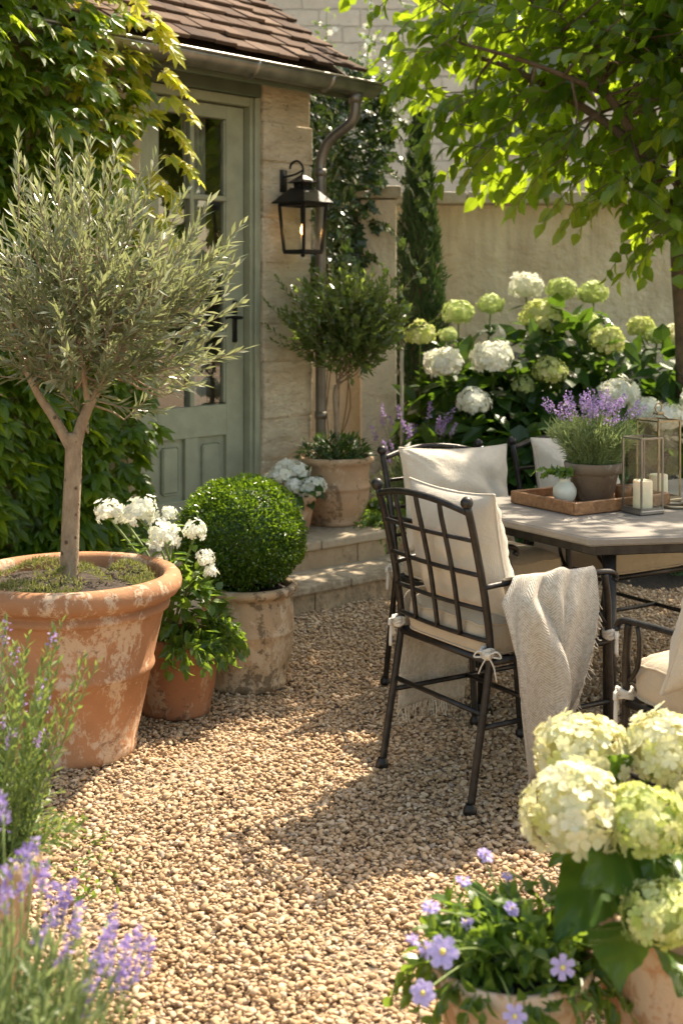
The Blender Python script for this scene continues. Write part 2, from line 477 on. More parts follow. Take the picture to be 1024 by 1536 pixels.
M['lf_creeper'] = leaf_mat('creeper_leaf', [(.028, .075, .010), (.055, .125, .013), (.085, .165, .016), (.14, .22, .02)], (.66, .84, .03), .52, .36)
M['lf_young'] = leaf_mat('young_creeper_leaf', [(.20, .28, .02), (.36, .42, .03), (.52, .50, .06), (.62, .54, .10)], (1.0, .96, .08), .6, .4)  # young leaves' own yellow, brightened in place of sunlight on the edge
M['lf_tree'] = leaf_mat('tree_leaf', [(.018, .052, .009), (.030, .082, .011), (.048, .115, .014), (.08, .165, .017)], (.68, .92, .025), .5, .30)
M['lf_olive'] = leaf_mat('olive_leaf', [(.09, .12, .055), (.14, .17, .085), (.21, .235, .145), (.38, .40, .31)], (.48, .53, .20), .33, .28, .8)
M['lf_std'] = leaf_mat('standard_leaf', [(.045, .085, .03), (.075, .125, .04), (.13, .19, .055), (.2, .26, .08)], (.46, .60, .08), .38, .24, .8)
M['lf_box'] = leaf_mat('boxwood_leaf', [(.025, .065, .006), (.042, .10, .008), (.07, .145, .011), (.13, .22, .015)], (.36, .56, .02), .35, .28, .6)
M['lf_ivy'] = leaf_mat('ivy_leaf', [(.016, .04, .014), (.028, .06, .018), (.045, .085, .025)], (.16, .26, .03), .25, .24, .7)
M['lf_cyp'] = leaf_mat('cypress_leaf', [(.022, .055, .02), (.036, .085, .027), (.055, .115, .033)], (.12, .2, .03), .2, .5)
M['lf_hyd'] = leaf_mat('hydrangea_leaf', [(.018, .05, .010), (.028, .072, .013), (.044, .10, .017)], (.22, .40, .025), .3, .36, .5)
M['lf_bigh'] = leaf_mat('broad_hydrangea_leaf', [(.045, .11, .016), (.06, .135, .02), (.08, .16, .024)], (.32, .52, .04), .34, .36, .45)
M['lf_dark'] = leaf_mat('dark_leaf', [(.018, .05, .012), (.03, .075, .015), (.045, .10, .02)], (.16, .28, .02), .25, .4)
M['lf_fresh'] = leaf_mat('fresh_leaf', [(.05, .12, .018), (.08, .16, .022), (.13, .21, .03)], (.42, .60, .05), .4, .36)
M['lf_lav'] = leaf_mat('lavender_leaf', [(.16, .23, .10), (.22, .29, .13), (.30, .36, .19)], (.46, .56, .18), .35, .45)
M['lf_tall'] = leaf_mat('tall_stem_leaf', [(.07, .13, .035), (.11, .18, .05), (.17, .24, .075)], (.42, .52, .10), .35, .45)
M['moss'] = leaf_mat('moss', [(.16, .18, .05), (.22, .23, .07), (.28, .27, .09)], (.4, .42, .1), .3, .7)
M['fl_white'] = petal_mat('white_petal', [(.80, .80, .72), (.86, .86, .80), (.74, .76, .60)], .3)
M['fl_cream'] = petal_mat('cream_petal', [(.66, .64, .36), (.74, .71, .46), (.80, .78, .60), (.56, .58, .20)], .3, (.85, .8, .35))
M['fl_lime'] = petal_mat('lime_petal', [(.44, .52, .13), (.54, .58, .20), (.68, .68, .36), (.38, .48, .10)], .3, (.75, .82, .2))
M['fl_green'] = petal_mat('green_petal', [(.42, .52, .16), (.52, .60, .24), (.62, .67, .36)], .3, (.6, .75, .2))
M['fl_lav'] = petal_mat('lavender_petal', [(.30, .19, .44), (.40, .28, .55), (.54, .44, .66)], .3, (.65, .45, .85))
M['fl_lilac'] = petal_mat('lilac_petal', [(.44, .37, .72), (.53, .46, .80), (.62, .56, .84)], .3, (.7, .6, 1))
M['fl_mauve'] = petal_mat('mauve_petal', [(.24, .165, .46), (.33, .245, .56), (.46, .38, .68)], .3, (.65, .5, .95))
M['fl_yellow'] = petal_mat('yellow_eye', [(.75, .62, .12), (.8, .7, .2)], .1)

M['pier'] = masonry('limestone', (.58, .48, .335), (.70, .60, .44), (.44, .36, .25), .44, .205, .010, .022, (.656, .755, 0))
def hewn():
    t = NT('hewn_limestone'); v = t.coords((1, 1, 1)); vh = t.coords((1, 1, 2.6))
    rnd = t.n('ShaderNodeNewGeometry').outputs['Random Per Island']
    big = t.noise(vh, 6, 7, .6, .3); chis = t.noise(vh, 22, 6, .62, .4)
    c = t.mix(rnd, (.77, .655, .475), (.82, .72, .55))
    c = t.mix(t.ramp(big, [(.42, (0, 0, 0)), (.72, (.7, .7, .7))]), c, (.48, .365, .225))
    c = t.mix(t.ramp(t.noise(v, 26, 2), [(.68, (0, 0, 0)), (.75, (.7, .7, .7))]), c, (.28, .21, .13))
    n = t.bump(big, .05, 1.0); n = t.bump(chis, .028, 1.0, n); n = t.bump(t.noise(v, 120, 3), .002, .7, n)
    return t.surf(t.pbr(c, .92, 0, n, **{'Specular IOR Level': .15}))
M['hewn'] = hewn()
M['house2'] = masonry('pale_stone', (.66, .60, .50), (.76, .70, .60), (.62, .56, .46), .40, .165, .008, .03, (1, 0, 0))
M['stucco'] = stucco('lime_render', (.80, .715, .585), (.56, .475, .37), .9)
M['coping'] = stucco('coping_stone', (.56, .51, .44), (.34, .30, .24), .8)

# ------------------------------------------------------------------ camera, light, sky
cam = bpy.data.cameras.new('camera'); co = bpy.data.objects.new('camera', cam); COL.objects.link(co)
co.location = (0, 0, 1.45); co.rotation_euler = (R(90), 0, 0)
cam.sensor_fit = 'VERTICAL'; cam.sensor_height = 36; cam.lens = 36 * 2000 / 1536
cam.shift_y = -323 / 1536
cam.clip_start = .05; cam.clip_end = 400
cam.dof.use_dof = True; cam.dof.focus_distance = 4.05; cam.dof.aperture_fstop = 4.2
sc.camera = co

SUN = nrm(V(.60, .80, 0)) * math.cos(R(52)) + V(0, 0, math.sin(R(52)))
sun = bpy.data.lights.new('sun', 'SUN'); so = bpy.data.objects.new('sun', sun); COL.objects.link(so)
sun.energy = 3.9; sun.angle = R(.53); sun.color = (1.0, .87, .68)
so.rotation_euler = Vector(SUN).to_track_quat('Z', 'Y').to_euler(); so.location = (3, 4, 8)
w = bpy.data.worlds.new('World'); sc.world = w; w.use_nodes = True
wt = w.node_tree; bg = wt.nodes['Background']
sky = wt.nodes.new('ShaderNodeTexSky'); sky.sky_type = 'NISHITA'; sky.sun_disc = False
sky.sun_elevation = R(52); sky.sun_rotation = math.atan2(SUN[0], SUN[1]); sky.altitude = 100; sky.air_density = 1.2; sky.dust_density = 2.5; sky.ozone_density = .7
tint = wt.nodes.new('ShaderNodeMix'); tint.data_type = 'RGBA'; tint.blend_type = 'MULTIPLY'; tint.inputs[0].default_value = 1.0; tint.inputs[7].default_value = (1.0, .855, .665, 1)
wt.links.new(sky.outputs[0], tint.inputs[6]); wt.links.new(tint.outputs[2], bg.inputs[0]); bg.inputs[1].default_value = .14
sc.view_settings.view_transform = 'Standard'; sc.view_settings.look = 'None'; sc.view_settings.gamma = 1; sc.view_settings.exposure = 1.62
sc.cycles.max_bounces = 10; sc.cycles.transparent_max_bounces = 24; sc.cycles.diffuse_bounces = 4; sc.cycles.transmission_bounces = 6; sc.cycles.glossy_bounces = 4
sc.cycles.caustics_reflective = False; sc.cycles.caustics_refractive = False
sc.cycles.use_denoising = True; sc.cycles.sample_clamp_indirect = 8


# ------------------------------------------------------------------ ground and gravel
def gravel_mats():
    t = NT('pebble')
    rnd = t.n('ShaderNodeObjectInfo').outputs['Random']; v = t.coords()
    c = t.ramp(rnd, [(0, (.34, .225, .12)), (.18, (.45, .305, .175)), (.42, (.53, .38, .23)), (.66, (.58, .435, .28)), (.84, (.63, .51, .37)), (.93, (.50, .335, .21)), (1, (.40, .325, .26))])
    c = t.mix(.45, c, t.mix(t.noise(v, 130, 3), (.75, .68, .58), (1, 1, 1)), 'MULTIPLY')
    n = t.bump(t.noise(v, 240, 3), .0012, .6)
    p = t.surf(t.pbr(c, .75, 0, n, **{'Specular IOR Level': .3}))
    t = NT('gravel_bed'); v = t.coords()
    vo = t.n('ShaderNodeTexVoronoi', {'Vector': v, 'Scale': 55.0, 'Randomness': 1.0})
    cc = t.ramp(t.n('ShaderNodeSeparateColor', {0: vo.outputs['Color']}).outputs[0], [(0, (.20, .135, .08)), (.5, (.30, .215, .135)), (1, (.38, .29, .2))])
    n = t.bump(t.math('SUBTRACT', 1.0, vo.outputs['Distance']), .02, .9)
    g = t.surf(t.pbr(cc, .85, 0, n))
    return p, g
M['pebble'], M['gbed'] = gravel_mats()

mb = MB(); mb.add([(-45, -30, -.012), (45, -30, -.012), (45, 60, -.012), (-45, 60, -.012)], [(0, 1, 2, 3)])
tag(mb.obj('ground', M['gbed'], smooth=False), kind='structure')

peb = bpy.data.collections.new('pebble_shapes')     # source shapes; never linked to the scene
for k in range(7):
    bm = bmesh.new(); bmesh.ops.create_icosphere(bm, subdivisions=2, radius=1)
    a = rng.normal(size=(4, 3)); ph = rng.uniform(0, 6, 4)
    sx, sy, sz = rng.uniform(.9, 1.3), rng.uniform(.62, .92), rng.uniform(.42, .66)
    for vtx in bm.verts:
        p = np.array(vtx.co[:]); d = 1 + sum(.085 * math.sin(2.1 * np.dot(a[i], p) + ph[i]) for i in range(4))
        # a few flattened facets make the stones angular
        for i in range(3):
            dd = np.dot(nrm(a[i]), p)
            if dd > .58: p = p - nrm(a[i]) * (dd - .58) * .85
        vtx.co = Vector((p[0] * d * sx, p[1] * d * sy, p[2] * d * sz))
    for f in bm.faces: f.smooth = True
    me = bpy.data.meshes.new('pebble_shape'); bm.to_mesh(me); bm.free(); me.materials.append(M['pebble'])
    ob = bpy.data.objects.new('pebble_shape', me); peb.objects.link(ob)

def gravel_points():
    out = []
    for layer, (sp, z0, keep) in enumerate(((.0134, -.006, 1.0), (.0158, .003, .66))):
        xs = np.arange(-4.2, 4.6, sp); ys = np.arange(1.9, 7.6, sp)
        X, Y = np.meshgrid(xs, ys); X = X + rng.uniform(-.5, .5, X.shape) * sp * .95; Y = Y + rng.uniform(-.5, .5, X.shape) * sp * .95
        X = X.ravel(); Y = Y.ravel()
        k = (np.abs(X) < .33 * Y + .35) & (rng.random(X.size) < keep)
        # steps and bed
        sd = (X + .131) * .667 - (Y - 6.105) * .745
        k &= (sd > -.02) | (X > .85)
        k &= Y < 6.75 + .12 * np.sin(X * 7)
        X = X[k]; Y = Y[k]
        und = .010 * np.sin(X * 5.1 + Y * 2.3) * np.sin(X * 2.3 - Y * 3.1 + 1) + .010 * np.sin(Y * 6.2 - X * 3) * np.sin(X * 7 + 2) + .006 * np.sin(X * 13 + 3 * np.sin(Y * 4))
        out.append(np.stack([X, Y, z0 + und * .7 + rng.uniform(-.003, .004, X.size)], -1))
    return np.concatenate(out)

gp = gravel_points()
me = bpy.data.meshes.new('gravel'); me.vertices.add(len(gp)); me.vertices.foreach_set('co', gp.astype(np.float32).ravel())
gv = bpy.data.objects.new('gravel', me); COL.objects.link(gv); tag(gv, 'golden buff pebble gravel covering the courtyard floor', 'gravel', kind='stuff')
ng = bpy.data.node_groups.new('scatter_pebbles', 'GeometryNodeTree')
ng.interface.new_socket('Geometry', in_out='INPUT', socket_type='NodeSocketGeometry'); ng.interface.new_socket('Geometry', in_out='OUTPUT', socket_type='NodeSocketGeometry')
gi = ng.nodes.new('NodeGroupInput'); go = ng.nodes.new('NodeGroupOutput')
ci = ng.nodes.new('GeometryNodeCollectionInfo'); ci.inputs['Collection'].default_value = peb; ci.inputs['Separate Children'].default_value = True; ci.inputs['Reset Children'].default_value = True
ip = ng.nodes.new('GeometryNodeInstanceOnPoints'); ip.inputs['Pick Instance'].default_value = True
rr = ng.nodes.new('FunctionNodeRandomValue'); rr.data_type = 'FLOAT_VECTOR'; rr.inputs[0].default_value = (-.5, -.5, 0); rr.inputs[1].default_value = (.5, .5, 6.283)
rs = ng.nodes.new('FunctionNodeRandomValue'); rs.data_type = 'FLOAT'; rs.inputs[2].default_value = 0.0; rs.inputs[3].default_value = 1.0
pw = ng.nodes.new('ShaderNodeMath'); pw.operation = 'POWER'; pw.inputs[1].default_value = 1.7
ma = ng.nodes.new('ShaderNodeMath'); ma.operation = 'MULTIPLY_ADD'; ma.inputs[1].default_value = .0070; ma.inputs[2].default_value = .0046
ri = ng.nodes.new('FunctionNodeRandomValue'); ri.data_type = 'INT'; ri.inputs[4].default_value = 0; ri.inputs[5].default_value = 6
L_ = ng.links.new
L_(gi.outputs[0], ip.inputs['Points']); L_(ci.outputs[0], ip.inputs['Instance']); L_(ri.outputs[2], ip.inputs['Instance Index'])
L_(rr.outputs[0], ip.inputs['Rotation']); L_(rs.outputs[1], pw.inputs[0]); L_(pw.outputs[0], ma.inputs[0]); L_(ma.outputs[0], ip.inputs['Scale']); L_(ip.outputs[0], go.inputs[0])
md = gv.modifiers.new('scatter', 'NODES'); md.node_group = ng

# planted bed behind the table
mb = MB(); n_ = 60
P = np.zeros((14, n_, 3))
for i in range(14):
    for j in range(n_):
        x = -.1 + j / (n_ - 1) * 7; y0 = 6.72 + .12 * math.sin(x * 7); y = y0 + i / 13 * (9.25 - y0)
        P[i, j] = (x, y, -.008 + (.03 + .05 * math.sin(x * 3 + y * 2) ** 2) * min(1, i / 3))
mb.grid(P); tag(mb.obj('bed_soil', M['soil']), kind='structure')

# ------------------------------------------------------------------ the house with the door
Q0 = V(-.798, 6.607, 0); DF = V(.656, .755, 0); NF = V(.755, -.656, 0); ZF = V(0, 0, 1)
AXF = np.array([DF, NF, ZF])
def F(t, d, z): return Q0 + DF * t + NF * d + ZF * z

house = thing('garden_house', F(.2, 0, 0), 'small limestone garden house with tiled roof, zinc gutter and sage green glazed door', 'house')
def fbox(mb, t0, t1, d0, d1, z0, z1, bev=.004, seg=1):
    return mb.box(F((t0 + t1) / 2, (d0 + d1) / 2, (z0 + z1) / 2), (t1 - t0, d1 - d0, z1 - z0), AXF, bev, seg=seg)
def fcut(mb, t0, t1, d0, d1, z0, z1, cell=.05, amp=.006):
    """rough-faced masonry block: gridded faces with hewn unevenness"""
    fbox(mb, t0, t1, d0, d1, z0, z1, .012, 2)

mb = MB()
fbox(mb, -3.6, -.25, -.32, 0, 0, 2.6)
# pier of dressed blocks, each course slightly out of line
zz = 0.0; pr_ = MB()
for h in (.27, .31, .22, .30, .20, .33, .24, .30, .21, .22):
    h = min(h, 2.6 - zz)
    if h <= .02: break
    j = rng.uniform(-.007, .007); jl = rng.uniform(-.006, .006)
    cut = rng.uniform(.35, .65)
    a0, a1 = .588 + jl, .968 + rng.uniform(-.006, .004)
    fbox(pr_, a0, a1, -.32, j, zz + .0025, zz + h - .0025, .008, 2)
    zz += h
fbox(pr_, .596, .955, -.3, -.007, 0, 2.6, 0); pr_.obj('pier', M['hewn'], house, smooth=False)
fbox(mb, -.25, .588, -.32, -.16, 2.6, 2.62)
fbox(mb, .70, .955, -3.0, -.3, 0, 2.6)       # end wall going back
fbox(mb, -3.6, .70, -3.0, -2.8, 0, 2.6)      # back wall
fbox(mb, -3.6, -3.35, -2.8, -.32, 0, 2.6)
mb.obj('wall', M['pier'], house, smooth=False)
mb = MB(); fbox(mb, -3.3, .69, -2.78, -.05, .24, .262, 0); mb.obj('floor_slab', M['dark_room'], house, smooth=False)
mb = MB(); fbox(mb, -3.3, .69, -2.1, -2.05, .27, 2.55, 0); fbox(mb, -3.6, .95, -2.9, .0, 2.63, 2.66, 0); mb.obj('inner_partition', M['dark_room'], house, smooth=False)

# roof: rows of flat clay tiles
SL = math.atan(.66); cs, sn = math.cos(SL), math.sin(SL)
mb = MB(); rows = 13; row = .155
for r_ in range(rows):
    t = -3.4 + (r_ % 2) * .075
    while t < 1.14:
        wd = rng.uniform(.135, .16)
        t1 = min(t + wd - .003, 1.15 + rng.uniform(-.012, .012))
        if t1 - t > .04:
            ln = .27; s0 = r_ * row - .02 + rng.normal() * .008
            lift = .020 + rng.uniform(0, .014)
            c = F((t + t1) / 2, .22 - cs * (s0 + ln / 2), 2.655 + sn * (s0 + ln / 2) + lift)
            tilt = SL - math.atan(.018 / .155) + rng.normal() * .012
            up = NF * -math.cos(tilt) + ZF * math.sin(tilt); nn = np.cross(DF, up); nn = nn if nn[2] > 0 else -nn
            tw = rng.normal() * .012
            ax = np.array([DF + up * tw, up - DF * tw, nn])
            mb.box(c, (t1 - t, ln, .021), ax, .003)
        t += wd
roof = mb.obj('roof', M['tile'], house, smooth=False)
mb = MB()   # boarding under the tiles and the far slope
for (d0, z0, d1, z1) in ((.2, 2.625, -1.62, 2.625 + 1.82 * .66), (-1.62, 2.625 + 1.82 * .66, -3.3, 2.7)):
    P = np.array([[F(-3.5, d0, z0), F(1.12, d0, z0)], [F(-3.5, d1, z1), F(1.12, d1, z1)]]); mb.grid(P); mb.grid(P - V(0, 0, .03))
mb.add([F(.95, 0, 2.6), F(.95, -3.0, 2.6), F(.95, -1.62, 3.78)], [(0, 1, 2)])
mb.obj('roof_boards', M['bark'], house, smooth=False)
# eaves board, gutter, downpipe
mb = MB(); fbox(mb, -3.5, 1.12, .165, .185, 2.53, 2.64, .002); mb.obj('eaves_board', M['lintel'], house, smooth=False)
mb = MB()
th = np.linspace(math.pi, 2 * math.pi, 13); prof = [(.245 + .062 * math.cos(a), 2.612 + .068 * math.sin(a)) for a in th] + [(.245 + .052 * math.cos(a), 2.612 + .058 * math.sin(a)) for a in th[::-1]]
ts = np.linspace(-3.4, 1.2, 40)
P = np.array([[F(t, d, z) for d, z in prof + prof[:1]] for t in ts]); mb.grid(P)
mb.tube([F(t, .307, 2.616) for t in ts], .009, 8)
for t in (-3.4, 1.197): mb.add([F(t, d, z) for d, z in prof[:13]], [list(range(13))]); mb.add([F(t + .006, d, z) for d, z in prof[:13]], [list(range(13))])
gut = mb.obj('gutter', M['zinc'], house)
for t in (-.9, -.33, .24, .80):
    mb = MB(); mb.tube([F(t, .245 + .066 * math.cos(a), 2.612 + .072 * math.sin(a)) for a in np.linspace(math.pi, 2 * math.pi, 14)], .012, 6, ry=.003)
    mb.obj('gutter_bracket', M['zinc'], gut)
mb = MB()
pp = smooth_path([F(1.05, .245, 2.56), F(1.05, .245, 2.47), F(1.045, .22, 2.40), F(1.0, .10, 2.30), F(.985, .055, 2.2), F(.985, .05, 2.05), F(.985, .05, 1.2), F(.985, .05, .27)], 6)
mb.tube(pp, .029, 14)
for z in (2.13, 1.35, .8): mb.tube([F(.985, .05, z - .02), F(.985, .05, z + .02)], .034, 14)
mb.tube([F(1.05, .245, 2.555), F(1.05, .245, 2.5)], .038, 14)
mb.obj('downpipe', M['pipe'], house)

# door frame and door
mb = MB()
fbox(mb, .527, .586, -.14, -.035, .27, 2.50, .004); fbox(mb, .548, .586, -.034, -.018, .27, 2.50, .004)
fbox(mb, -.25, -.178, -.14, -.035, .27, 2.50, .004); fbox(mb, -.178, .527, -.14, -.04, 2.452, 2.50, .003)
mb.obj('door_frame', M['door'], house, smooth=False)
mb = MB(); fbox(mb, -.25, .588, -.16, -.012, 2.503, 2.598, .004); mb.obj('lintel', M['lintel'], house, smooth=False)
mb = MB(); fbox(mb, -.25, .588, -.3, .02, .262, .285, .004); mb.obj('door_sill', M['tread'], house, smooth=False)
mb = MB(); a, b = -.170, .521
dd0, dd1 = -.125, -.080
fbox(mb, a, a + .095, dd0, dd1, .29, 2.445, .003); fbox(mb, b - .125, b, dd0, dd1, .29, 2.445, .003)       # stiles
fbox(mb, a + .095, b - .125, dd0, dd1, 2.375, 2.445, .003)                                                     # top rail
fbox(mb, a + .095, b - .125, dd0, dd1, .73, .89, .003); fbox(mb, a + .095, b - .125, dd0, dd1, .29, .42, .003)  # lock rail, bottom rail
mc = .153
fbox(mb, mc - .045, mc + .045, dd0, dd1, .42, .73, .003)                                                       # middle stile between the panels
door = mb.obj('door', M['door'], house, smooth=False)
mb = MB(); fbox(mb, mc - .014, mc + .014, -.115, -.076, .89, 2.375, .004)
for z in (1.255, 1.605, 1.96):
    fbox(mb, a + .095, mc - .0145, -.115, -.076, z - .014, z + .014, .004); fbox(mb, mc + .0145, b - .125, -.115, -.076, z - .014, z + .014, .004)
for (t0, t1, z0, z1) in ((a + .095, a + .107, .90, 2.37), (b - .137, b - .125, .90, 2.37)): fbox(mb, t0, t1, -.112, -.086, z0, z1, .003)
mb.obj('glazing_bar', M['door'], door, smooth=False)
for (t0, t1) in ((a + .095, mc - .045), (mc + .045, b - .125)):
    mb = MB(); fbox(mb, t0, t1, -.115, -.102, .42, .73, 0); fbox(mb, t0 + .035, t1 - .035, -.104, -.088, .455, .695, .014); mb.obj('lower_panel', M['door'], door, smooth=False)
for (t0, t1) in ((a + .095, mc), (mc, b - .125)):
    mb = MB(); mb.add([F(t0, -.103, .89), F(t1, -.103, .89), F(t1, -.103, 2.375), F(t0, -.103, 2.375)], [(0, 1, 2, 3)]); mb.obj('window_pane', M['glass'], door, smooth=False)
mb = MB(); fbox(mb, .435, .468, -.080, -.070, 1.21, 1.43, .004)
mb.tube([F(.452, -.07, 1.34), F(.452, -.03, 1.34)], .009, 8); mb.tube(smooth_path([F(.46, -.03, 1.34), F(.43, -.028, 1.342), F(.37, -.03, 1.345), F(.345, -.034, 1.338)], 4), .008, 8)
mb.sphere(F(.452, -.068, 1.25), .007); mb.obj('door_handle', M['black'], door)
mb = MB()
for t0, wd in ((.225, .19),):
    u = np.linspace(0, 1, 60); hz = np.linspace(.30, 2.42, 12)
    P = np.array([[F(t0 + wd * (x ** 1) * (1 - .25 * math.sin((z - .3) / 2.12 * math.pi)) + (.05 * math.sin((z - .3) / 2.12 * math.pi)), -.26 + .022 * math.sin(x * 40 + z * .6) * (.6 + .4 * math.sin(x * 11)), z) for x in u] for z in hz]); mb.grid(P)
mb.obj('curtain', M['curtain'], house)

# ------------------------------------------------------------------ stone steps
S0 = V(-.131, 6.105, 0); DS = V(.745, .667, 0); NS = V(.667, -.745, 0); AXS = np.array([DS, NS, ZF])
def S(t, d, z): return S0 + DS * t + NS * d + ZF * z
steps = thing('stone_steps', S(0, -.3, 0), 'two weathered limestone steps leading up to the green door', 'steps')
def sbox(mb, t0, t1, d0, d1, z0, z1, bev=.006, seg=2): return mb.box(S((t0 + t1) / 2, (d0 + d1) / 2, (z0 + z1) / 2), (t1 - t0, d1 - d0, z1 - z0), AXS, bev, seg=seg)
for (tt, te, d0, d1, z0, z1) in ((-1.9, .93, -.30, .028, .095, .135), (-1.9, .735, -1.35, -.232, .225, .27)):
    mb = MB(); t = tt
    while t < te - .05:
        wd = min(rng.uniform(.34, .52), te - t)
        if te - t - wd < .12: wd = te - t
        cut = [d0, d1] if z1 < .2 else [d0, -.82, d1]
        for q in range(len(cut) - 1):
            sbox(mb, t + .002, t + wd - .002, cut[q] + .002, cut[q + 1] - .002, z0, z1 + rng.uniform(-.003, .003), .010)
        t += wd
    mb.obj('tread', M['tread'], steps, smooth=False)
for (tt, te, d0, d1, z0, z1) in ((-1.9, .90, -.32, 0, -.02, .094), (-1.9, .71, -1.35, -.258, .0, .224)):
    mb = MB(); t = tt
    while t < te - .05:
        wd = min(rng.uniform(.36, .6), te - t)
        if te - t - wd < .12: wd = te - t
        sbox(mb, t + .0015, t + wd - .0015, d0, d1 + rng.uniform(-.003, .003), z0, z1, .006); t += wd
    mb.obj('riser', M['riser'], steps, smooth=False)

# ------------------------------------------------------------------ walls behind
gw = thing('garden_wall', (2, 9.4, 0), 'tall pale rendered garden wall with stone coping behind the hydrangeas', 'wall')
mb = MB(); mb.box((3.2, 9.6, 1.05), (6.6, .3, 2.1), None, .004); mb.obj('wall_face', M['stucco'], gw, smooth=False)
mb = MB(); x = -.1
while x < 6.4:
    wd = rng.uniform(.7, 1.0); mb.box((x + wd / 2, 9.58, 2.145), (wd - .004, .46, .085), None, .012, seg=2); x += wd
mb.obj('coping', M['coping'], gw, smooth=False)
gp_ = thing('gate_pillar', (.22, 8.25, 0), 'square rendered gate pillar with flat cap beside the ivy', 'pillar')
mb = MB(); mb.box((.225, 8.30, 1.02), (.215, .42, 2.04), None, .008, seg=2); mb.obj('pillar_shaft', M['stucco'], gp_, smooth=False)
mb = MB(); mb.box((.225, 8.30, 2.085), (.275, .48, .075), None, .012, seg=2); mb.obj('pillar_cap', M['coping'], gp_, smooth=False)
lw = thing('side_wall', (0, 8.36, 0), 'short rendered wall between the garden house and the gate pillar under ivy', 'wall')
mb = MB(); mb.box((-.12, 8.42, .98), (.46, .2, 1.96), None, .004); mb.obj('wall_face', M['stucco'], lw, smooth=False)
nb = thing('neighbouring_house', (1, 13, 0), 'tall pale stone house rising behind the garden wall', 'house')
mb = MB(); mb.box((1, 13.7, 3.2), (15, 1.2, 6.4), None, .01); mb.obj('wall', M['house2'], nb, smooth=False)
mb = MB(); mb.add([(-6.6, 12.9, 6.35), (8.6, 12.9, 6.35), (8.6, 16, 8.2), (-6.6, 16, 8.2)], [(0, 1, 2, 3)]); mb.add([(-6.6, 12.9, 6.41), (8.6, 12.9, 6.41), (8.6, 16, 8.26), (-6.6, 16, 8.26)], [(0, 1, 2, 3)]); mb.obj('roof', M['tile'], nb, smooth=False)
mb = MB(); mb.box((1.75, 13.08, 3.6), (.9, .05, 1.5), None, .006); mb.obj('window', M['lintel'], nb, smooth=False)

# ------------------------------------------------------------------ wall lantern
lt = thing('wall_lantern', F(.733, .02, 1.9), 'black iron wall lantern with lit candle bulbs on the limestone pier', 'lantern')
LC = lambda x, y, z: F(.733 + x, .15 + y, z)
mb = MB()
zt, zb, st, sb = 1.935, 1.69, .088, .070
for sx in (-1, 1):
    for sy in (-1, 1): mb.tube([LC(sx * sb, sy * sb, zb), LC(sx * st, sy * st, zt)], .0075, 4, up=NF)
for (s_, z, r_) in ((sb, zb, .009), (st, zt, .010)):
    for k in range(4):
        a0 = (k + .5) * math.pi / 2; a1 = a0 + math.pi / 2; q = s_ * 1.4142
        mb.tube([LC(q * math.cos(a0), q * math.sin(a0), z), LC(q * math.cos(a1), q * math.sin(a1), z)], r_, 4, up=ZF)
mb.box(LC(0, 0, zb - .008), (.15, .15, .012), AXF, .003)
mb.sphere(LC(0, 0, zb - .02), .012)
lf = mb.obj('frame', M['black'], lt, smooth=False)
mb = MB()
def pyr(mb, z0, s0, z1, s1):
    P = [LC(x * s0, y * s0, z0) for x, y in ((-1, -1), (1, -1), (1, 1), (-1, 1))] + [LC(x * s1, y * s1, z1) for x, y in ((-1, -1), (1, -1), (1, 1), (-1, 1))]
    mb.add(P, [(0, 1, 5, 4), (1, 2, 6, 5), (2, 3, 7, 6), (3, 0, 4, 7), (3, 2, 1, 0), (4, 5, 6, 7)])
pyr(mb, 1.943, .118, 1.949, .118); pyr(mb, 1.9495, .115, 2.025, .047); pyr(mb, 2.0255, .035, 2.05, .035); pyr(mb, 2.0505, .060, 2.055, .060); pyr(mb, 2.0555, .056, 2.092, .012)
for k in range(4):
    for q in (-.5, .5): mb.box(LC(*( (.0365 * math.cos(k * math.pi / 2) - q * .035 * math.sin(k * math.pi / 2), .0365 * math.sin(k * math.pi / 2) + q * .035 * math.cos(k * math.pi / 2))), 2.038), (.006, .006, .022), AXF)
mb.sphere(LC(0, 0, 2.098), .011)
mb.obj('lantern_roof', M['black'], lt, smooth=False)
mb = MB()
mb.tube(smooth_path([LC(0, 0, 2.10), LC(.0, .0, 2.13), LC(-.004, -.01, 2.155), LC(-.012, -.035, 2.17), LC(-.02, -.065, 2.155), LC(-.02, -.075, 2.13)], 5), .0065, 8)
mb.tube(smooth_path([LC(0, 0, 2.12), LC(.0, -.06, 2.10), LC(0, -.15, 2.09)], 4), .006, 8)
mb.box(F(.733, .008, 2.07), (.05, .012, .12), AXF, .003); mb.obj('bracket', M['black'], lt)
mb = MB()
for k in range(4):
    a0 = (k + .5) * math.pi / 2; a1 = a0 + math.pi / 2; q0 = sb * 1.36; q1 = st * 1.36
    mb.add([LC(q0 * math.cos(a0), q0 * math.sin(a0), zb), LC(q0 * math.cos(a1), q0 * math.sin(a1), zb), LC(q1 * math.cos(a1), q1 * math.sin(a1), zt), LC(q1 * math.cos(a0), q1 * math.sin(a0), zt)], [(0, 1, 2, 3)])
mb.obj('glass_pane', M['lglass'], lt, smooth=False)
t_ = NT('bulb_glow'); M['bulb'] = t_.surf(t_.n('ShaderNodeEmission', {'Color': (1, .50, .14), 'Strength': 6.0}).outputs[0])
for (x, y) in ((-.004, .0),):
    mb = MB(); mb.tube([LC(x, y, zb), LC(x, y, zb + .085)], .010, 10); cd = mb.obj('candle_tube', M['wax'], lt)
    mb = MB(); mb.lathe([(.001, .085), (.009, .095), (.012, .11), (.008, .13), (.001, .148)], LC(x, y, zb), 10); mb.obj('bulb', M['bulb'], cd)


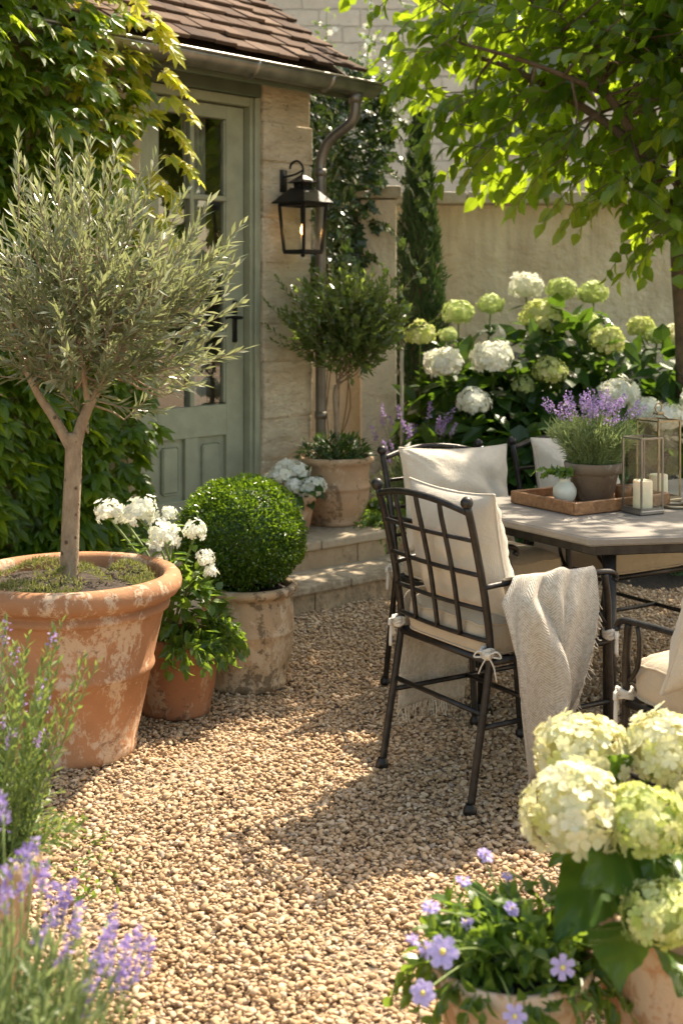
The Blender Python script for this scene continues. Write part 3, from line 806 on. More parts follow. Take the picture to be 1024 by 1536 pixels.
# ------------------------------------------------------------------ pots
def pot(name, loc, prof, m, label, soil_r, soil_z, n=64, group=None, wob=.006, cat='pot'):
    t = thing(name, loc, label, cat, group)
    mb = MB(); mb.lathe(prof, loc, n, wob); mb.obj('pot_wall', m, t)
    mb = MB(); k = 9
    pr = [(soil_r * i / k + .0005, soil_z + .012 * (1 - (i / k) ** 2)) for i in range(k + 1)]
    mb.lathe(pr[::-1], loc, 40); v = mb.v[-1]; v[:, 2] += rng.normal(size=len(v)) * .004
    mb.obj('soil', M['soil'], t)
    return t

BP = V(-.868, 4.26, 0)
big_prof = [(.0, .0), (.198, 0), (.210, .006), (.2135, .018), (.2145, .04), (.212, .046), (.258, .262), (.2665, .268), (.2705, .278), (.2680, .290), (.2645, .296), (.301, .452), (.306, .458), (.3175, .462), (.3195, .472), (.315, .481), (.309, .486), (.312, .494),
            (.330, .500), (.345, .509), (.355, .524), (.357, .540), (.352, .557), (.341, .569), (.326, .574), (.311, .572), (.300, .563), (.295, .548), (.292, .50), (.285, .42)]
bigpot = pot('terracotta_planter', BP, big_prof, M['pot_big'], 'largest terracotta planter, orange with chalky white wear, holding the olive tree', .291, .525, 96)
mb = MB(); N = 5200
a = rng.uniform(0, 2 * math.pi, N); r = .27 * np.sqrt(rng.random(N))
dens = np.sin(a * 3 + 1) + np.sin(r * 30 + a * 2); k = dens > .1; a = a[k]; r = r[k]
mx = r * np.cos(a); my = r * np.sin(a)
mz = .537 + .05 * np.clip(np.sin(mx * 19 + 1) * np.sin(my * 17 + 2) + .3, 0, 1) * (1 - (r / .29) ** 4)
C = np.stack([mx, my, mz], -1) + BP
mb.leaves(C, nrm(rng.normal(size=(len(a), 3)) * .6 + V(0, 0, .7)), rng.normal(size=(len(a), 3)), rng.uniform(.012, .026, len(a)), .005, T_SMALL)
tag(mb.obj('moss', M['moss'], bigpot, smooth=False), kind='stuff')

MP = V(-.575, 4.66, 0)
mid_prof = [(0, 0), (.108, 0), (.118, .006), (.119, .022), (.117, .028), (.132, .09), (.139, .15), (.137, .20), (.128, .24), (.131, .246), (.136, .252), (.137, .266), (.131, .275), (.122, .275), (.118, .26), (.116, .22)]
midpot = pot('terracotta_pot', MP, mid_prof, M['pot_mid'], 'rounded dark terracotta pot between the big planter and the boxwood pot', .118, .25)
XP = V(-.35, 4.98, 0)
buff_prof = [(0, 0), (.132, 0), (.142, .006), (.144, .03), (.141, .036), (.158, .10), (.168, .17), (.1705, .205), (.1745, .21), (.175, .218), (.1715, .223), (.172, .26), (.168, .31), (.163, .335), (.166, .340), (.172, .346), (.181, .352), (.187, .362), (.186, .374), (.176, .382), (.163, .382), (.156, .372), (.153, .34)]
boxpot = pot('terracotta_pot', XP, buff_prof, M['pot_buff'], 'buff mottled stone-coloured pot holding the clipped boxwood ball', .155, .355)
UP = V(-.03, 6.94, .27)
urn_prof = [(0, 0), (.125, 0), (.134, .005), (.135, .022), (.128, .028), (.146, .06), (.168, .12), (.176, .17), (.174, .185), (.180, .190), (.180, .202), (.173, .206), (.172, .24), (.174, .28), (.178, .305), (.190, .318), (.199, .330), (.199, .345), (.188, .354), (.176, .352), (.171, .335), (.17, .3)]
urn = pot('terracotta_urn', UP, urn_prof, M['pot_urn'], 'pale terracotta urn with ringed belly on the top step', .17, .32)
small_prof = lambda s, h: [(0, 0), (.62 * s, 0), (.68 * s, .004), (.93 * s, h * .78), (.95 * s, h * .80), (1.0 * s, h * .81), (1.03 * s, h * .97), (1.0 * s, h), (.93 * s, h), (.90 * s, h * .95), (.86 * s, h * .8)]
WP = V(-.235, 6.70, .27)
wpot = pot('terracotta_pot', WP, small_prof(.105, .185), M['pot_new'], 'plain tapered terracotta pot with white hydrangea on the top step', .088, .165, 40)
TP = V(.30, 7.12, .13)
tpot = pot('terracotta_pot', V(.245, 7.0, 0), small_prof(.11, .31), M['pot_new'], 'terracotta pot of trailing greenery beside the end of the steps', .092, .28, 40)
HP = V(.605, 2.38, 0)
hpot = pot('terracotta_pot', HP, [(0, 0), (.10, 0), (.115, .004), (.152, .305), (.156, .315), (.166, .32), (.172, .372), (.168, .386), (.157, .388), (.150, .373), (.145, .33)], M['pot_new'], 'sunlit terracotta pot at the front holding the cream hydrangea', .148, .355)
CP = V(.30, 2.34, 0)
cpot = pot('terracotta_bowl', CP, [(0, 0), (.09, 0), (.10, .004), (.128, .235), (.132, .245), (.140, .25), (.143, .287), (.139, .294), (.129, .292), (.125, .27)], M['pot_new'], 'low terracotta pot of lilac star flowers in the foreground', .125, .27)
LP = V(-.765, 2.66, 0)
lpot = pot('terracotta_pot', LP, [(0, 0), (.10, 0), (.112, .004), (.150, .28), (.155, .29), (.164, .296), (.168, .348), (.163, .358), (.152, .358), (.147, .34)], M['pot_buff'], 'pale terracotta pot with tall green flower stems at the left edge', .147, .33)


# ------------------------------------------------------------------ plants
def rand_dirs(n, up=0.0):
    d = rng.normal(size=(n, 3)); d = nrm(d); d[:, 2] += up; return nrm(d)

def twig(leafmb, stemmb, p0, d0, ln, nl, L, W, T, bend=V(0, 0, 0), spread=.8, r0=.003, droop=0.0, start=.15, jit=.25, opposite=False, ln_var=.25, roll=None):
    k = 7
    s = np.linspace(0, 1, k)
    d0 = nrm(d0)
    P = p0 + d0 * (s * ln)[:, None] + np.outer(s ** 2 * ln, bend)
    if stemmb is not None: stemmb.tube(P, np.linspace(r0, r0 * .35, k), 5, caps=False)
    u = np.linspace(start, 1, nl) if not opposite else np.repeat(np.linspace(start, 1, (nl + 1) // 2), 2)[:nl]
    C = p0 + d0 * (u * ln)[:, None] + np.outer(u ** 2 * ln, bend)
    T_ = nrm(d0 + np.outer(2 * u, bend))
    a = nrm(np.cross(d0, V(.21, .37, .9))); b = np.cross(d0, a)
    ph = (np.arange(nl) * math.pi if roll is not None else np.arange(nl) * 2.4) + (roll if roll is not None else rng.uniform(0, 6))
    ph = ph + rng.normal(size=nl) * .4
    O = a * np.cos(ph)[:, None] + b * np.sin(ph)[:, None]
    sp = spread * (1.05 - .55 * u)[:, None]
    D = nrm(T_ * (1 - sp * .5) + O * sp + rng.normal(size=(nl, 3)) * jit * .5 + V(0, 0, -droop))
    Nn = nrm(T_ + rng.normal(size=(nl, 3)) * jit + V(0, 0, .35))
    leafmb.leaves(C, D, Nn, L * (1 + rng.uniform(-ln_var, ln_var, nl)) * (1 - .25 * u), W * (1 + rng.uniform(-ln_var, ln_var, nl)), T)
    return P[-1]

# --- olive tree
ol = thing('olive_tree', BP + V(0, 0, .53), 'silvery olive tree with forked trunk growing in the largest planter', 'tree')
tk = MB(); lv = MB()
b0 = BP + V(0.005, 0, .5); fork = BP + V(.012, 0, .985)
tk.tube(smooth_path([b0, BP + V(0, 0, .58), BP + V(.004, .004, .75), BP + V(.012, 0, .9), fork + V(.002, 0, .03)], 6), np.linspace(.030, .0265, 25), 14)
lims = [smooth_path([fork + V(0, 0, -.03), BP + V(-.045, -.01, 1.06), BP + V(-.095, -.02, 1.14), BP + V(-.145, -.04, 1.26), BP + V(-.19, -.05, 1.44)], 6),
        smooth_path([fork + V(0, 0, -.04), BP + V(.045, .0, 1.06), BP + V(.085, .02, 1.15), BP + V(.14, .03, 1.24), BP + V(.22, .05, 1.38), BP + V(.27, .05, 1.55)], 6),
        smooth_path([BP + V(.06, .005, 1.09), BP + V(.05, -.02, 1.2), BP + V(.03, -.06, 1.36), BP + V(.02, -.08, 1.55)], 6),
        smooth_path([BP + V(.085, .02, 1.15), BP + V(.10, .1, 1.28), BP + V(.07, .17, 1.42), BP + V(.05, .2, 1.6)], 6),
        smooth_path([BP + V(-.105, -.02, 1.15), BP + V(-.1, .08, 1.27), BP + V(-.12, .14, 1.45)], 6)]
for i, lm in enumerate(lims): tk.tube(lm, np.linspace((.019, .021, .011, .012, .01)[i], .006, len(lm)), 10)
oc = BP + V(.045, .02, 1.43); orad = V(.40, .38, .37)
nodes = np.concatenate([lm[6:] for lm in lims])
for k in range(350):
    d = rand_dirs(1, .15)[0]; rr_ = rng.uniform(.2, 1.0) ** .75
    tgt = oc + d * orad * rr_ * (1 + .16 * math.sin(d[0] * 6 + 1) * math.sin(d[2] * 5 + d[1] * 4))
    if tgt[2] < 1.12: tgt[2] = 1.12 + rng.uniform(0, .1)
    if d[2] > .4 and rng.random() < .3: continue
    dirn = nrm(d * V(1, 1, .7) + V(0, 0, rng.uniform(.35, 1.0)))
    ln = rng.uniform(.12, .24)
    p0 = tgt - dirn * ln * .6
    if k % 2 == 0:
        nn_ = nodes[np.argmin(np.linalg.norm(nodes - p0, axis=1))]
        mid = (nn_ + p0) / 2 + rng.normal(size=3) * .02
        tk.tube(smooth_path([nn_, mid, p0], 3), np.linspace(.0045, .0025, 7), 5, caps=False)
    twig(lv, tk, p0, dirn, ln * 1.15, int(ln * 112), .068, .0118, T_NARROW, V(0, 0, .15), .66, .0024, 0, .05, .35)
for (px, pz, dx, dz, ln) in ((.30, 1.22, 1, .12, .26), (.22, 1.16, 1, -.05, .2), (.1, 1.12, .7, -.2, .2), (-.2, 1.14, -.8, .1, .2), (-.3, 1.2, -1, .2, .22), (-.38, 1.3, -1, .4, .2), (-.42, 1.5, -1, .6, .2), (.12, 1.70, .2, 1, .2), (-.15, 1.70, 0, 1, .22), (.38, 1.40, .8, .6, .2), (.40, 1.52, .8, .7, .2), (.33, 1.56, .6, .8, .2), (.05, 1.70, .1, 1, .2), (-.02, 1.72, -.1, 1, .24), (-.26, 1.66, -.25, 1, .22), (-.30, 1.64, .05, 1, .2), (.36, 1.33, .9, .35, .2), (.2, 1.66, .2, 1, .16)):
    twig(lv, tk, BP + V(px, -.05, pz), V(dx, 0, dz), ln, int(ln * 95), .068, .0115, T_NARROW, V(0, 0, .12), .6, .0028, 0, .1, .25)
tk.obj('trunk', M['bark_olive'], ol); lv.obj('crown', M['lf_olive'], ol, smooth=False)

# --- boxwood ball
bx = thing('boxwood_ball', XP + V(0, 0, .36), 'tightly clipped round boxwood ball in the buff pot', 'shrub')
BC = XP + V(-.022, 0, .565); BR = V(.236, .236, .212)
mb = MB(); N = 21000
d = rand_dirs(N); k = (d[:, 2] > -.86); d = d[k]; N = len(d)
lump = 1 + .025 * np.sin(d[:, 0] * 3 + 2) * np.sin(d[:, 2] * 4) + .03 * np.sin(d[:, 0] * 9 + 1) * np.sin(d[:, 1] * 8) + .022 * np.sin(d[:, 2] * 13 + d[:, 0] * 7) + .02 * np.sin(d[:, 0] * 31) * np.sin(d[:, 2] * 29 + d[:, 1] * 23)
rr_ = lump * (1 - .17 * rng.random(N) ** 1.6)
C = BC + d * BR * rr_[:, None]
mb.leaves(C, nrm(d + rng.normal(size=(N, 3)) * .75), nrm(d + rng.normal(size=(N, 3)) * .9), rng.uniform(.010, .0175, N), rng.uniform(.007, .0105, N), T_SMALL)
for k in range(70):
    d0_ = rand_dirs(1, .35)[0]
    if d0_[2] < -.3: continue
    twig(mb, None, BC + d0_ * BR * .97, nrm(d0_ + rng.normal(size=3) * .4), rng.uniform(.01, .024), 5, .015, .009, T_SMALL, V(0, 0, .1), .7)
mb.obj('foliage', M['lf_box'], bx, smooth=False)
mb = MB(); mb.sphere(BC, BR * .86, 32, 20); mb.tube([XP + V(0, 0, .34), BC], .02, 8); mb.obj('dark_core', M['lf_dark'], bx)  # added solid core with stem, dark to give shade between the leaves

# --- hydrangea flower head meshes (shared)
def core(mb, c, r, flat=.8): mb.sphere(c - V(0, 0, r * .05), V(r * .8, r * .8, r * flat * .8), 14, 8)
def head(c, r, m, parent, n=None, fl=.2, flat=.82, loose=0.0, name='flower_head'):
    mb = MB(); n = n or 95
    i = np.arange(n) + .5; ph = np.arccos(1 - 1.62 * i / n); th = math.pi * (1 + 5 ** .5) * i
    d = np.stack([np.sin(ph) * np.cos(th), np.sin(ph) * np.sin(th), np.cos(ph)], -1); d = nrm(d + rng.normal(size=(n, 3)) * .10)
    lum = 1 + .07 * np.sin(d[:, 0] * 5 + rng.uniform(0, 6)) + .06 * np.sin(d[:, 1] * 6 + rng.uniform(0, 6)) + rng.normal(size=n) * .055
    C = c + d * V(1, 1, flat) * (r * lum)[:, None] * .93
    fr = r * fl * rng.uniform(.8, 1.2, n)
    if loose: C = C + rng.normal(size=(n, 3)) * r * loose
    core(mb, c, r * (.92 if not loose else .62))
    mb.leaves(C, rng.normal(size=(n, 3)) - d * 0, nrm(d + rng.normal(size=(n, 3)) * .25), fr, fr, T_FLORET)
    o = mb.obj(name, m, parent, smooth=False)
    return o

def ortho(d, n_):  # tangent to n_
    d = d - n_ * np.sum(d * n_, -1, keepdims=True); return nrm(d)

_hl = MB.leaves
def _leaves_tan(self, C, D, N, L, W, T):
    if T is T_FLORET or T is T_STAR:
        N = nrm(np.broadcast_to(N, (len(C), 3))); D = ortho(np.broadcast_to(D, (len(C), 3)), N)
    return _hl(self, C, D, N, L, W, T)
MB.leaves = _leaves_tan


def px(x, y, Y): return V((x - 512) * Y / 2000, Y, 1.45 - (y - 445) * Y / 2000)

# leaf positions for broad-leaved plants
def broad(mb, n, c, rad, L, W, out=.7, up=.15, droop=.25, zcut=None, T=T_BROAD, shell=.55):
    d = rand_dirs(n, .15); rr_ = rng.uniform(shell, 1, n) ** .7
    C = c + d * rad * rr_[:, None]
    if zcut is not None: k = C[:, 2] > zcut; C = C[k]; d = d[k]
    m_ = len(C)
    D = nrm(d * V(1, 1, .5) * out + rng.normal(size=(m_, 3)) * .45 + V(0, 0, up - droop))
    N = nrm(V(0, 0, 1) * .8 + d * .6 + rng.normal(size=(m_, 3)) * .35)
    mb.leaves(C, D, N, L * rng.uniform(.65, 1.2, m_), W * rng.uniform(.7, 1.2, m_), T)

# --- white flowering plant in the dark terracotta pot
wp = thing('white_flowering_plant', MP + V(0, 0, .25), 'leafy plant with small cream-white flower heads in the dark terracotta pot', 'plant')
lv = MB(); st = MB()
heads = [(165, 768, 21, 4.78), (211, 768, 24, 4.74), (246, 803, 25, 4.55), (293, 795, 16, 4.6), (310, 838, 13, 4.55), (254, 770, 11, 4.7), (316, 858, 10, 4.55), (188, 775, 14, 4.85)]
for (x, y, r, Y) in heads:
    c = px(x, y, Y); rr_ = r * Y / 2000
    head(c, rr_, M['fl_white'], wp, int(16 + r * 1.0), .40 if r < 20 else .34, loose=.13)
    st.tube(smooth_path([MP + V(rng.uniform(-.05, .05), rng.uniform(-.05, .05), .25), (MP + c) / 2 + V(rng.uniform(-.03, .03), .02, .16), c - V(0, 0, rr_ * .4)], 6), .0045, 6)
    for q in range(7):
        f = rng.uniform(.35, .92); p = MP * (1 - f) + c * f + V(0, 0, .25 * (1 - f)); d = rand_dirs(1, .1)[0]
        lv.leaves([p], d * V(1, 1, .4), V(0, 0, 1) + d * .3, rng.uniform(.05, .085), rng.uniform(.025, .04), T_BROAD)
broad(lv, 330, MP + V(.01, -.01, .36), V(.155, .15, .15), .062, .036, .8, .1, .3, MP[2] + .2)
for k in range(34):
    a = rng.uniform(-2.6, .8); p = MP + V(math.cos(a) * .12, math.sin(a) * .12, .27)
    twig(lv, st, p, V(math.cos(a), math.sin(a), .35), rng.uniform(.07, .14), 8, .05, .03, T_BROAD, V(0, 0, -.8), .9, .002, .15)
for k in range(7): twig(lv, st, MP + V(.10, -.05, .33), V(1, -.3 + rng.uniform(-.3, .3), rng.uniform(.1, .5)), rng.uniform(.1, .16), 12, .042, .018, T_BROAD, V(0, 0, -.5), .8, .002, .1)
lv.obj('foliage', M['lf_fresh'], wp, smooth=False); st.obj('stem', M['stem_green'], wp)

# --- standard olive-like tree in the urn
sd = thing('standard_tree', UP + V(0, 0, .32), 'small round-headed evergreen tree on a thin stem in the urn', 'tree')
tk = MB(); lv = MB(); tp = UP + V(.005, 0, .72)
tk.tube(smooth_path([UP + V(0, 0, .28), UP + V(.006, 0, .5), UP + V(-.003, 0, .66), tp], 5), np.linspace(.016, .012, 16), 8)
sc_ = UP + V(.06, 0, 1.03); sr = V(.31, .29, .27)
for k in range(460):
    d = rand_dirs(1, .0)[0]; t_ = sc_ + d * sr * rng.uniform(.3, .95)
    dn = nrm(d * V(1, 1, .5) + V(0, 0, rng.uniform(.2, .9))); ln = rng.uniform(.09, .17)
    if k % 40 == 0: tk.tube(smooth_path([tp + V(0, 0, rng.uniform(-.02, .12)), (tp + t_) / 2 + V(0, 0, -.02), t_ - dn * ln * .5], 4), np.linspace(.0045, .002, 9), 5, caps=False)
    twig(lv, tk, t_ - dn * ln * .5, dn, ln, int(ln * 105), .050, .020, T_NARROW, V(0, 0, .1), .75, .002, 0, .05, .3)
for (x, z, dx, dz) in ((-.22, .92, -1, .5), (-.25, 1.02, -.9, .7), (-.2, 1.1, -.8, .9), (-.15, .9, -1, .1), (.3, 1.2, .8, .8), (.33, 1.0, 1, .3)):
    twig(lv, tk, UP + V(x + .03, -.05, z), V(dx, 0, dz), .2, 18, .042, .015, T_NARROW, V(0, 0, .15), .7, .0025, 0, .05, .25)
tk.obj('trunk', M['bark_olive'], sd); lv.obj('crown', M['lf_std'], sd, smooth=False)
up_ = thing('underplanting', UP + V(0, 0, .33), 'dark green bushy leaves spilling round the stem in the urn', 'plant')
lv = MB(); broad(lv, 900, UP + V(0, 0, .37), V(.20, .20, .085), .045, .016, .8, .3, .2, UP[2] + .33, T_NARROW, .1); lv.obj('foliage', M['lf_dark'], up_, smooth=False)
mb = MB()
for k in range(14): mb.tube([UP + V(*(rng.normal(size=2) * .06), .31), UP + V(*(rng.normal(size=2) * .09), .40)], .002, 5)
mb.obj('stem', M['stem_green'], up_)

# --- white hydrangea on the step
wh = thing('white_hydrangea', WP + V(0, 0, .165), 'small white hydrangea in a plain pot on the top step', 'plant')
lv = MB(); st = MB()
for (x, y, r, dy) in ((420, 712, 17, -.02), (446, 708, 19, .03), (464, 733, 19, -.05), (442, 730, 14, -.06), (408, 718, 13, .02), (474, 728, 15, -.0), (430, 700, 14, .08)):
    Y = WP[1] + dy; c = px(x, y, Y); rr_ = r * Y / 2000; head(c, rr_, M['fl_white'], wh, 46, .3); st.tube([WP + V(0, 0, .15), (WP + V(0, 0, .15) + c) / 2 + V(0, 0, .03), c], .004, 6)
broad(lv, 60, WP + V(0, 0, .22), V(.13, .13, .07), .085, .06, .9, .1, .3, WP[2] + .15)
lv.obj('foliage', M['lf_hyd'], wh, smooth=False); st.obj('stem', M['stem_green'], wh)

# --- trailing plant beside the steps
tr = thing('trailing_plant', V(.245, 7.0, .29), 'loose trailing green plant with tiny white flowers beside the urn', 'plant')
lv = MB(); st = MB(); fl = MB()
tc = V(.20, 7.02, .42)
for k in range(90):
    a = rng.uniform(0, 2 * math.pi); e = twig(lv, st, V(.245, 7.0, .29) + V(math.cos(a) * .05, math.sin(a) * .05, 0), V(math.cos(a) - .75, math.sin(a) - .7, rng.uniform(.5, 1.7)), rng.uniform(.14, .33), 15, .038, .017, T_NARROW, V(-.15, -.1, -.75), .8, .002, .1)
    if k % 6 == 0: fl = MB(); fl.leaves([e, e + V(.012, .004, .006)], rand_dirs(2), V(0, -1, .5), .013, .013, T_STAR); fl.obj('flower', M['fl_white'], tr, smooth=False)
lv.obj('foliage', M['lf_fresh'], tr, smooth=False); st.obj('stem', M['stem_green'], tr)

# --- Virginia creeper on the house wall
cp = thing('climbing_creeper', F(-.9, .1, 0), 'dense green creeper with golden young leaves climbing left of the door', 'climbing plant')
lv = MB(); yg = MB(); st = MB()
def creeper_edge(z):   # right-hand limit of the creeper along the wall
    return np.interp(z, [0, .5, .9, 1.3, 1.7, 2.0, 2.3, 2.6, 2.9, 3.3], [-.17, -.19, -.20, -.21, -.22, -.21, -.19, -.19, -.26, -.40])
N = 3300
z = .12 + 3.25 * rng.random(N) ** .92
bul = np.interp(z, [0, .9, 1.5, 1.9, 2.3, 2.6, 3.0, 3.4], [.22, .22, .26, .40, .52, .58, .55, .35])
s_in = rng.random(N) ** .9 * 1.75
wave = .75 + .22 * np.sin(s_in * 5 + 1) * np.sin(z * 4.3) + .16 * np.sin(s_in * 11 + z * 7)
dep = .04 + bul * wave * rng.uniform(.3, 1, N) ** .7 * np.clip(.45 + .38 * np.clip((z - 1.6) / .4, 0, 1) + s_in * 2.2, 0, 1)
t = creeper_edge(z) - .89 * dep - s_in + .05 * np.sin(z * 17) * (s_in < .2)
e = creeper_edge(z)
C = Q0 + np.outer(t, DF) + np.outer(dep, NF) + np.outer(z, ZF)
D = nrm(np.outer(rng.normal(size=N) * .55 + .12, DF) + np.outer(rng.uniform(.35, 1.0, N), NF) + np.outer(rng.uniform(-.85, -.2, N), ZF))
Nn = nrm(NF * .6 + ZF * .8 + rng.normal(size=(N, 3)) * .4)
L = rng.uniform(.065, .12, N)
young = (rng.random(N) < np.clip(1 - s_in / .55, 0, 1) ** .8 * np.clip((z - 1.45) / .6, 0, 1) * .9) & (z < 3.05)
lv.leaves(C[~young], D[~young], Nn[~young], L[~young], L[~young], T_PALM)
yg.leaves(C[young], D[young], Nn[young], L[young] * .85, L[young] * .85, T_PALM)
# extra broad leaves close to the wall fill the body
N = 1500; z = .1 + 3.0 * rng.random(N); dep = rng.uniform(.02, .14, N); t = creeper_edge(z) - .06 - .89 * dep - rng.random(N) * 1.75
C = Q0 + np.outer(t, DF) + np.outer(dep, NF) + np.outer(z, ZF)
lv.leaves(C, nrm(np.outer(rng.normal(size=N) * .6, DF) - ZF * .7 + NF * .3), nrm(NF + rng.normal(size=(N, 3)) * .35), rng.uniform(.07, .11, N), rng.uniform(.05, .08, N), T_BROAD)
# hanging young shoots over the door
for (t0, z0, dt, ln, y_) in ((-.12, 2.34, .9, .22, 1), (-.1, 2.2, .7, .2, 1), (-.12, 2.08, .95, .24, 1), (-.15, 2.45, .8, .22, 1), (-.2, 2.62, .6, .25, 1), (-.16, 1.95, .6, .15, 1), (-.22, 2.7, .5, .22, 1), (-.2, .85, .6, .16, 0), (-.2, .62, .7, .15, 0), (-.18, 1.05, .6, .14, 0), (-.18, 1.8, .7, .14, 1)):
    p0 = F(t0 - (.38 if z0 > 1.7 else .24), .26 + (.2 if z0 > 1.7 else -.1), z0); k = 6
    ln *= .72; pth = smooth_path([p0, p0 + DF * dt * ln * .5 + V(0, 0, -.02), p0 + DF * dt * ln + NF * .02 + V(0, 0, -.09)], 4); st.tube(pth, .0025, 5)
    for q in range(k):
        c = pth[int((len(pth) - 1) * (q + 1) / k)]
        (yg if y_ else lv).leaves([c], DF * rng.uniform(.0, .9) + V(0, 0, -.6) + NF * rng.uniform(.2, .8), NF * .7 + ZF * .8 + rng.normal(size=3) * .25, rng.uniform(.06, .1), .085, T_PALM)
for k in range(16):
    t0 = rng.uniform(-1.9, -.3); z_ = np.linspace(0, rng.uniform(1.8, 2.9), 10)
    st.tube(smooth_path([F(t0 + .10 * math.sin(zz * 2 + k) + .06 * zz, .03 + .02 * math.sin(zz * 3 + k), zz) for zz in z_], 3), np.linspace(.011, .004, 28), 6)
lv.obj('foliage', M['lf_creeper'], cp, smooth=False); tag(yg.obj('young_foliage', M['lf_young'], cp, smooth=False), 'golden yellow young creeper leaves beside the door'); st.obj('stem', M['stem_brown'], cp)

# --- ivy by the downpipe
iv = thing('climbing_ivy', (.0, 8.25, 0), 'dark glossy ivy covering the side wall beside the downpipe', 'climbing plant')
lv = MB(); st = MB(); N = 1700
xx = rng.uniform(-.22, .30, N); zz = rng.uniform(1.35, 2.85, N)
edge = np.interp(zz, [1.3, 1.5, 1.8, 2.1, 2.4, 2.7, 2.9], [.02, .10, .17, .24, .32, .26, .02])
k = xx < edge + rng.normal(size=N) * .03; xx = xx[k]; zz = zz[k]; N = len(xx)
yy = 8.28 - rng.uniform(0, .30, N) - np.clip(zz - 2.2, 0, 1) * .3
C = np.stack([xx, yy, zz], -1)
lv.leaves(C, nrm(np.stack([rng.normal(size=N) * .5, -.35 + rng.normal(size=N) * .2, rng.uniform(-1, -.1, N)], -1)), nrm(V(0, -.8, .55) + rng.normal(size=(N, 3)) * .4), rng.uniform(.045, .085, N), rng.uniform(.045, .075, N), T_IVY)
N = 420; zz = rng.uniform(1.25, 2.5, N); xx = rng.uniform(-.10, .06, N) + .04 * np.sin(zz * 9); yy = rng.uniform(7.5, 7.85, N)
lv.leaves(np.stack([xx, yy, zz], -1), nrm(np.stack([rng.normal(size=N) * .5, -.35 + rng.normal(size=N) * .2, rng.uniform(-1, -.1, N)], -1)), nrm(V(0, -.7, .7) + rng.normal(size=(N, 3)) * .45), rng.uniform(.04, .075, N), rng.uniform(.04, .07, N), T_IVY)
for k in range(2): st.tube(smooth_path([V(-.10 + .03 * k + .02 * math.sin(q * 2 + k), 7.62, .3 + .3 * q) for q in range(8)], 3), .0028, 5)
for k in range(4):
    x0 = rng.uniform(-.14, -.04); pth = smooth_path([V(x0 + rng.normal() * .03 + .03 * q, 8.27 - .03 * (q % 2), .1 + .33 * q) for q in range(8)], 4); st.tube(pth, np.linspace(.0045, .002, len(pth)), 6)
for (x0, z0, dx, ln) in ((.22, 2.2, .6, .35), (.15, 1.9, .8, .35), (.22, 2.45, 1, .3), (.05, 1.55, .5, .3), (.2, 2.6, 1, .25), (.1, 1.7, .9, .3), (-.1, 2.65, -.4, .2), (-.15, 2.4, -.6, .14), (.26, 2.3, .8, .3)):
    twig(lv, st, V(x0, 8.0, z0), V(dx, -.3, .1), ln, 16, .06, .055, T_IVY, V(0, 0, -1.1), .8, .003, .3)
lv.obj('foliage', M['lf_ivy'], iv, smooth=False); st.obj('stem', M['stem_brown'], iv)

# --- climbing rose wisps against the far house
ro = thing('climbing_rose', (.0, 9.2, 0), 'airy climbing rose shoots with small white blooms above the roof edge', 'climbing plant')
lv = MB(); st = MB(); fl = MB()
for (x0, z0, x1, z1) in ((-.05, 2.6, .28, 3.25), (.05, 2.6, .42, 3.1), (-.1, 2.65, -.1, 3.35), (.1, 2.5, .5, 2.85), (-.18, 2.7, -.32, 3.2), (.15, 2.55, .2, 3.45), (.2, 2.5, .62, 2.65), (-.05, 2.6, .1, 3.0)):
    pth = smooth_path([V(x0 - .02, 9.15, .1), V(x0, 9.1, 1.6), V(x0, 9.1, z0), V((x0 + x1) / 2, 9.0, (z0 + z1) / 2 + .06), V(x1, 8.9, z1)], 8); st.tube(pth, np.linspace(.009, .002, len(pth)), 6)
    up2 = pth[15:]; n = 60; ii = rng.integers(0, len(up2), n); C = up2[ii] + rng.normal(size=(n, 3)) * .04
    lv.leaves(C, rand_dirs(n, -.2), nrm(V(0, -.5, .8) + rng.normal(size=(n, 3)) * .5), rng.uniform(.03, .055, n), .028, T_BROAD)
    n = 9; ii = rng.integers(0, len(up2), n); C = up2[ii] + rng.normal(size=(n, 3)) * .05
    for q in C: fl = MB(); fl.leaves([q], rand_dirs(1), nrm(V(0, -1, .3) + rng.normal(size=(1, 3)) * .4), .022, .022, T_STAR); fl.obj('flower', M['fl_white'], ro, smooth=False)
lv.obj('foliage', M['lf_fresh'], ro, smooth=False); st.obj('stem', M['stem_green'], ro)

# --- cypress
cy = thing('cypress_tree', (.515, 8.85, 0), 'narrow dark green cypress standing against the garden wall', 'tree')
lv = MB(); N = 15000
z = rng.random(N) ** .85; rad = .172 * np.clip(np.interp(z, [0, .06, .35, .65, .85, .95, 1], [.75, 1, 1, .72, .4, .2, .02]), 0, 1)
a = rng.uniform(0, 2 * math.pi, N); lump = 1 + .16 * np.sin(a * 5 + z * 33) + .12 * np.sin(a * 3 - z * 21)
rr_ = rad * lump * (.62 + .42 * rng.random(N) ** .5)
C = np.stack([.515 + rr_ * np.cos(a), 8.85 + rr_ * np.sin(a), .1 + z * 2.55], -1)
o_ = np.stack([np.cos(a), np.sin(a), np.zeros(N)], -1)
lv.leaves(C, nrm(o_ * rng.uniform(.15, .7, N)[:, None] + V(0, 0, 1) + rng.normal(size=(N, 3)) * .22), nrm(o_ + rng.normal(size=(N, 3)) * .6), rng.uniform(.035, .075, N), rng.uniform(.008, .014, N), T_NARROW)
lv.obj('crown', M['lf_cyp'], cy, smooth=False)
mb = MB(); mb.tube([V(.515, 8.85, 0), V(.515, 8.85, .3), V(.515, 8.85, 1.2), V(.515, 8.85, 2.5)], [.05, .09, .085, .01], 10); mb.obj('trunk', M['bark'], cy)

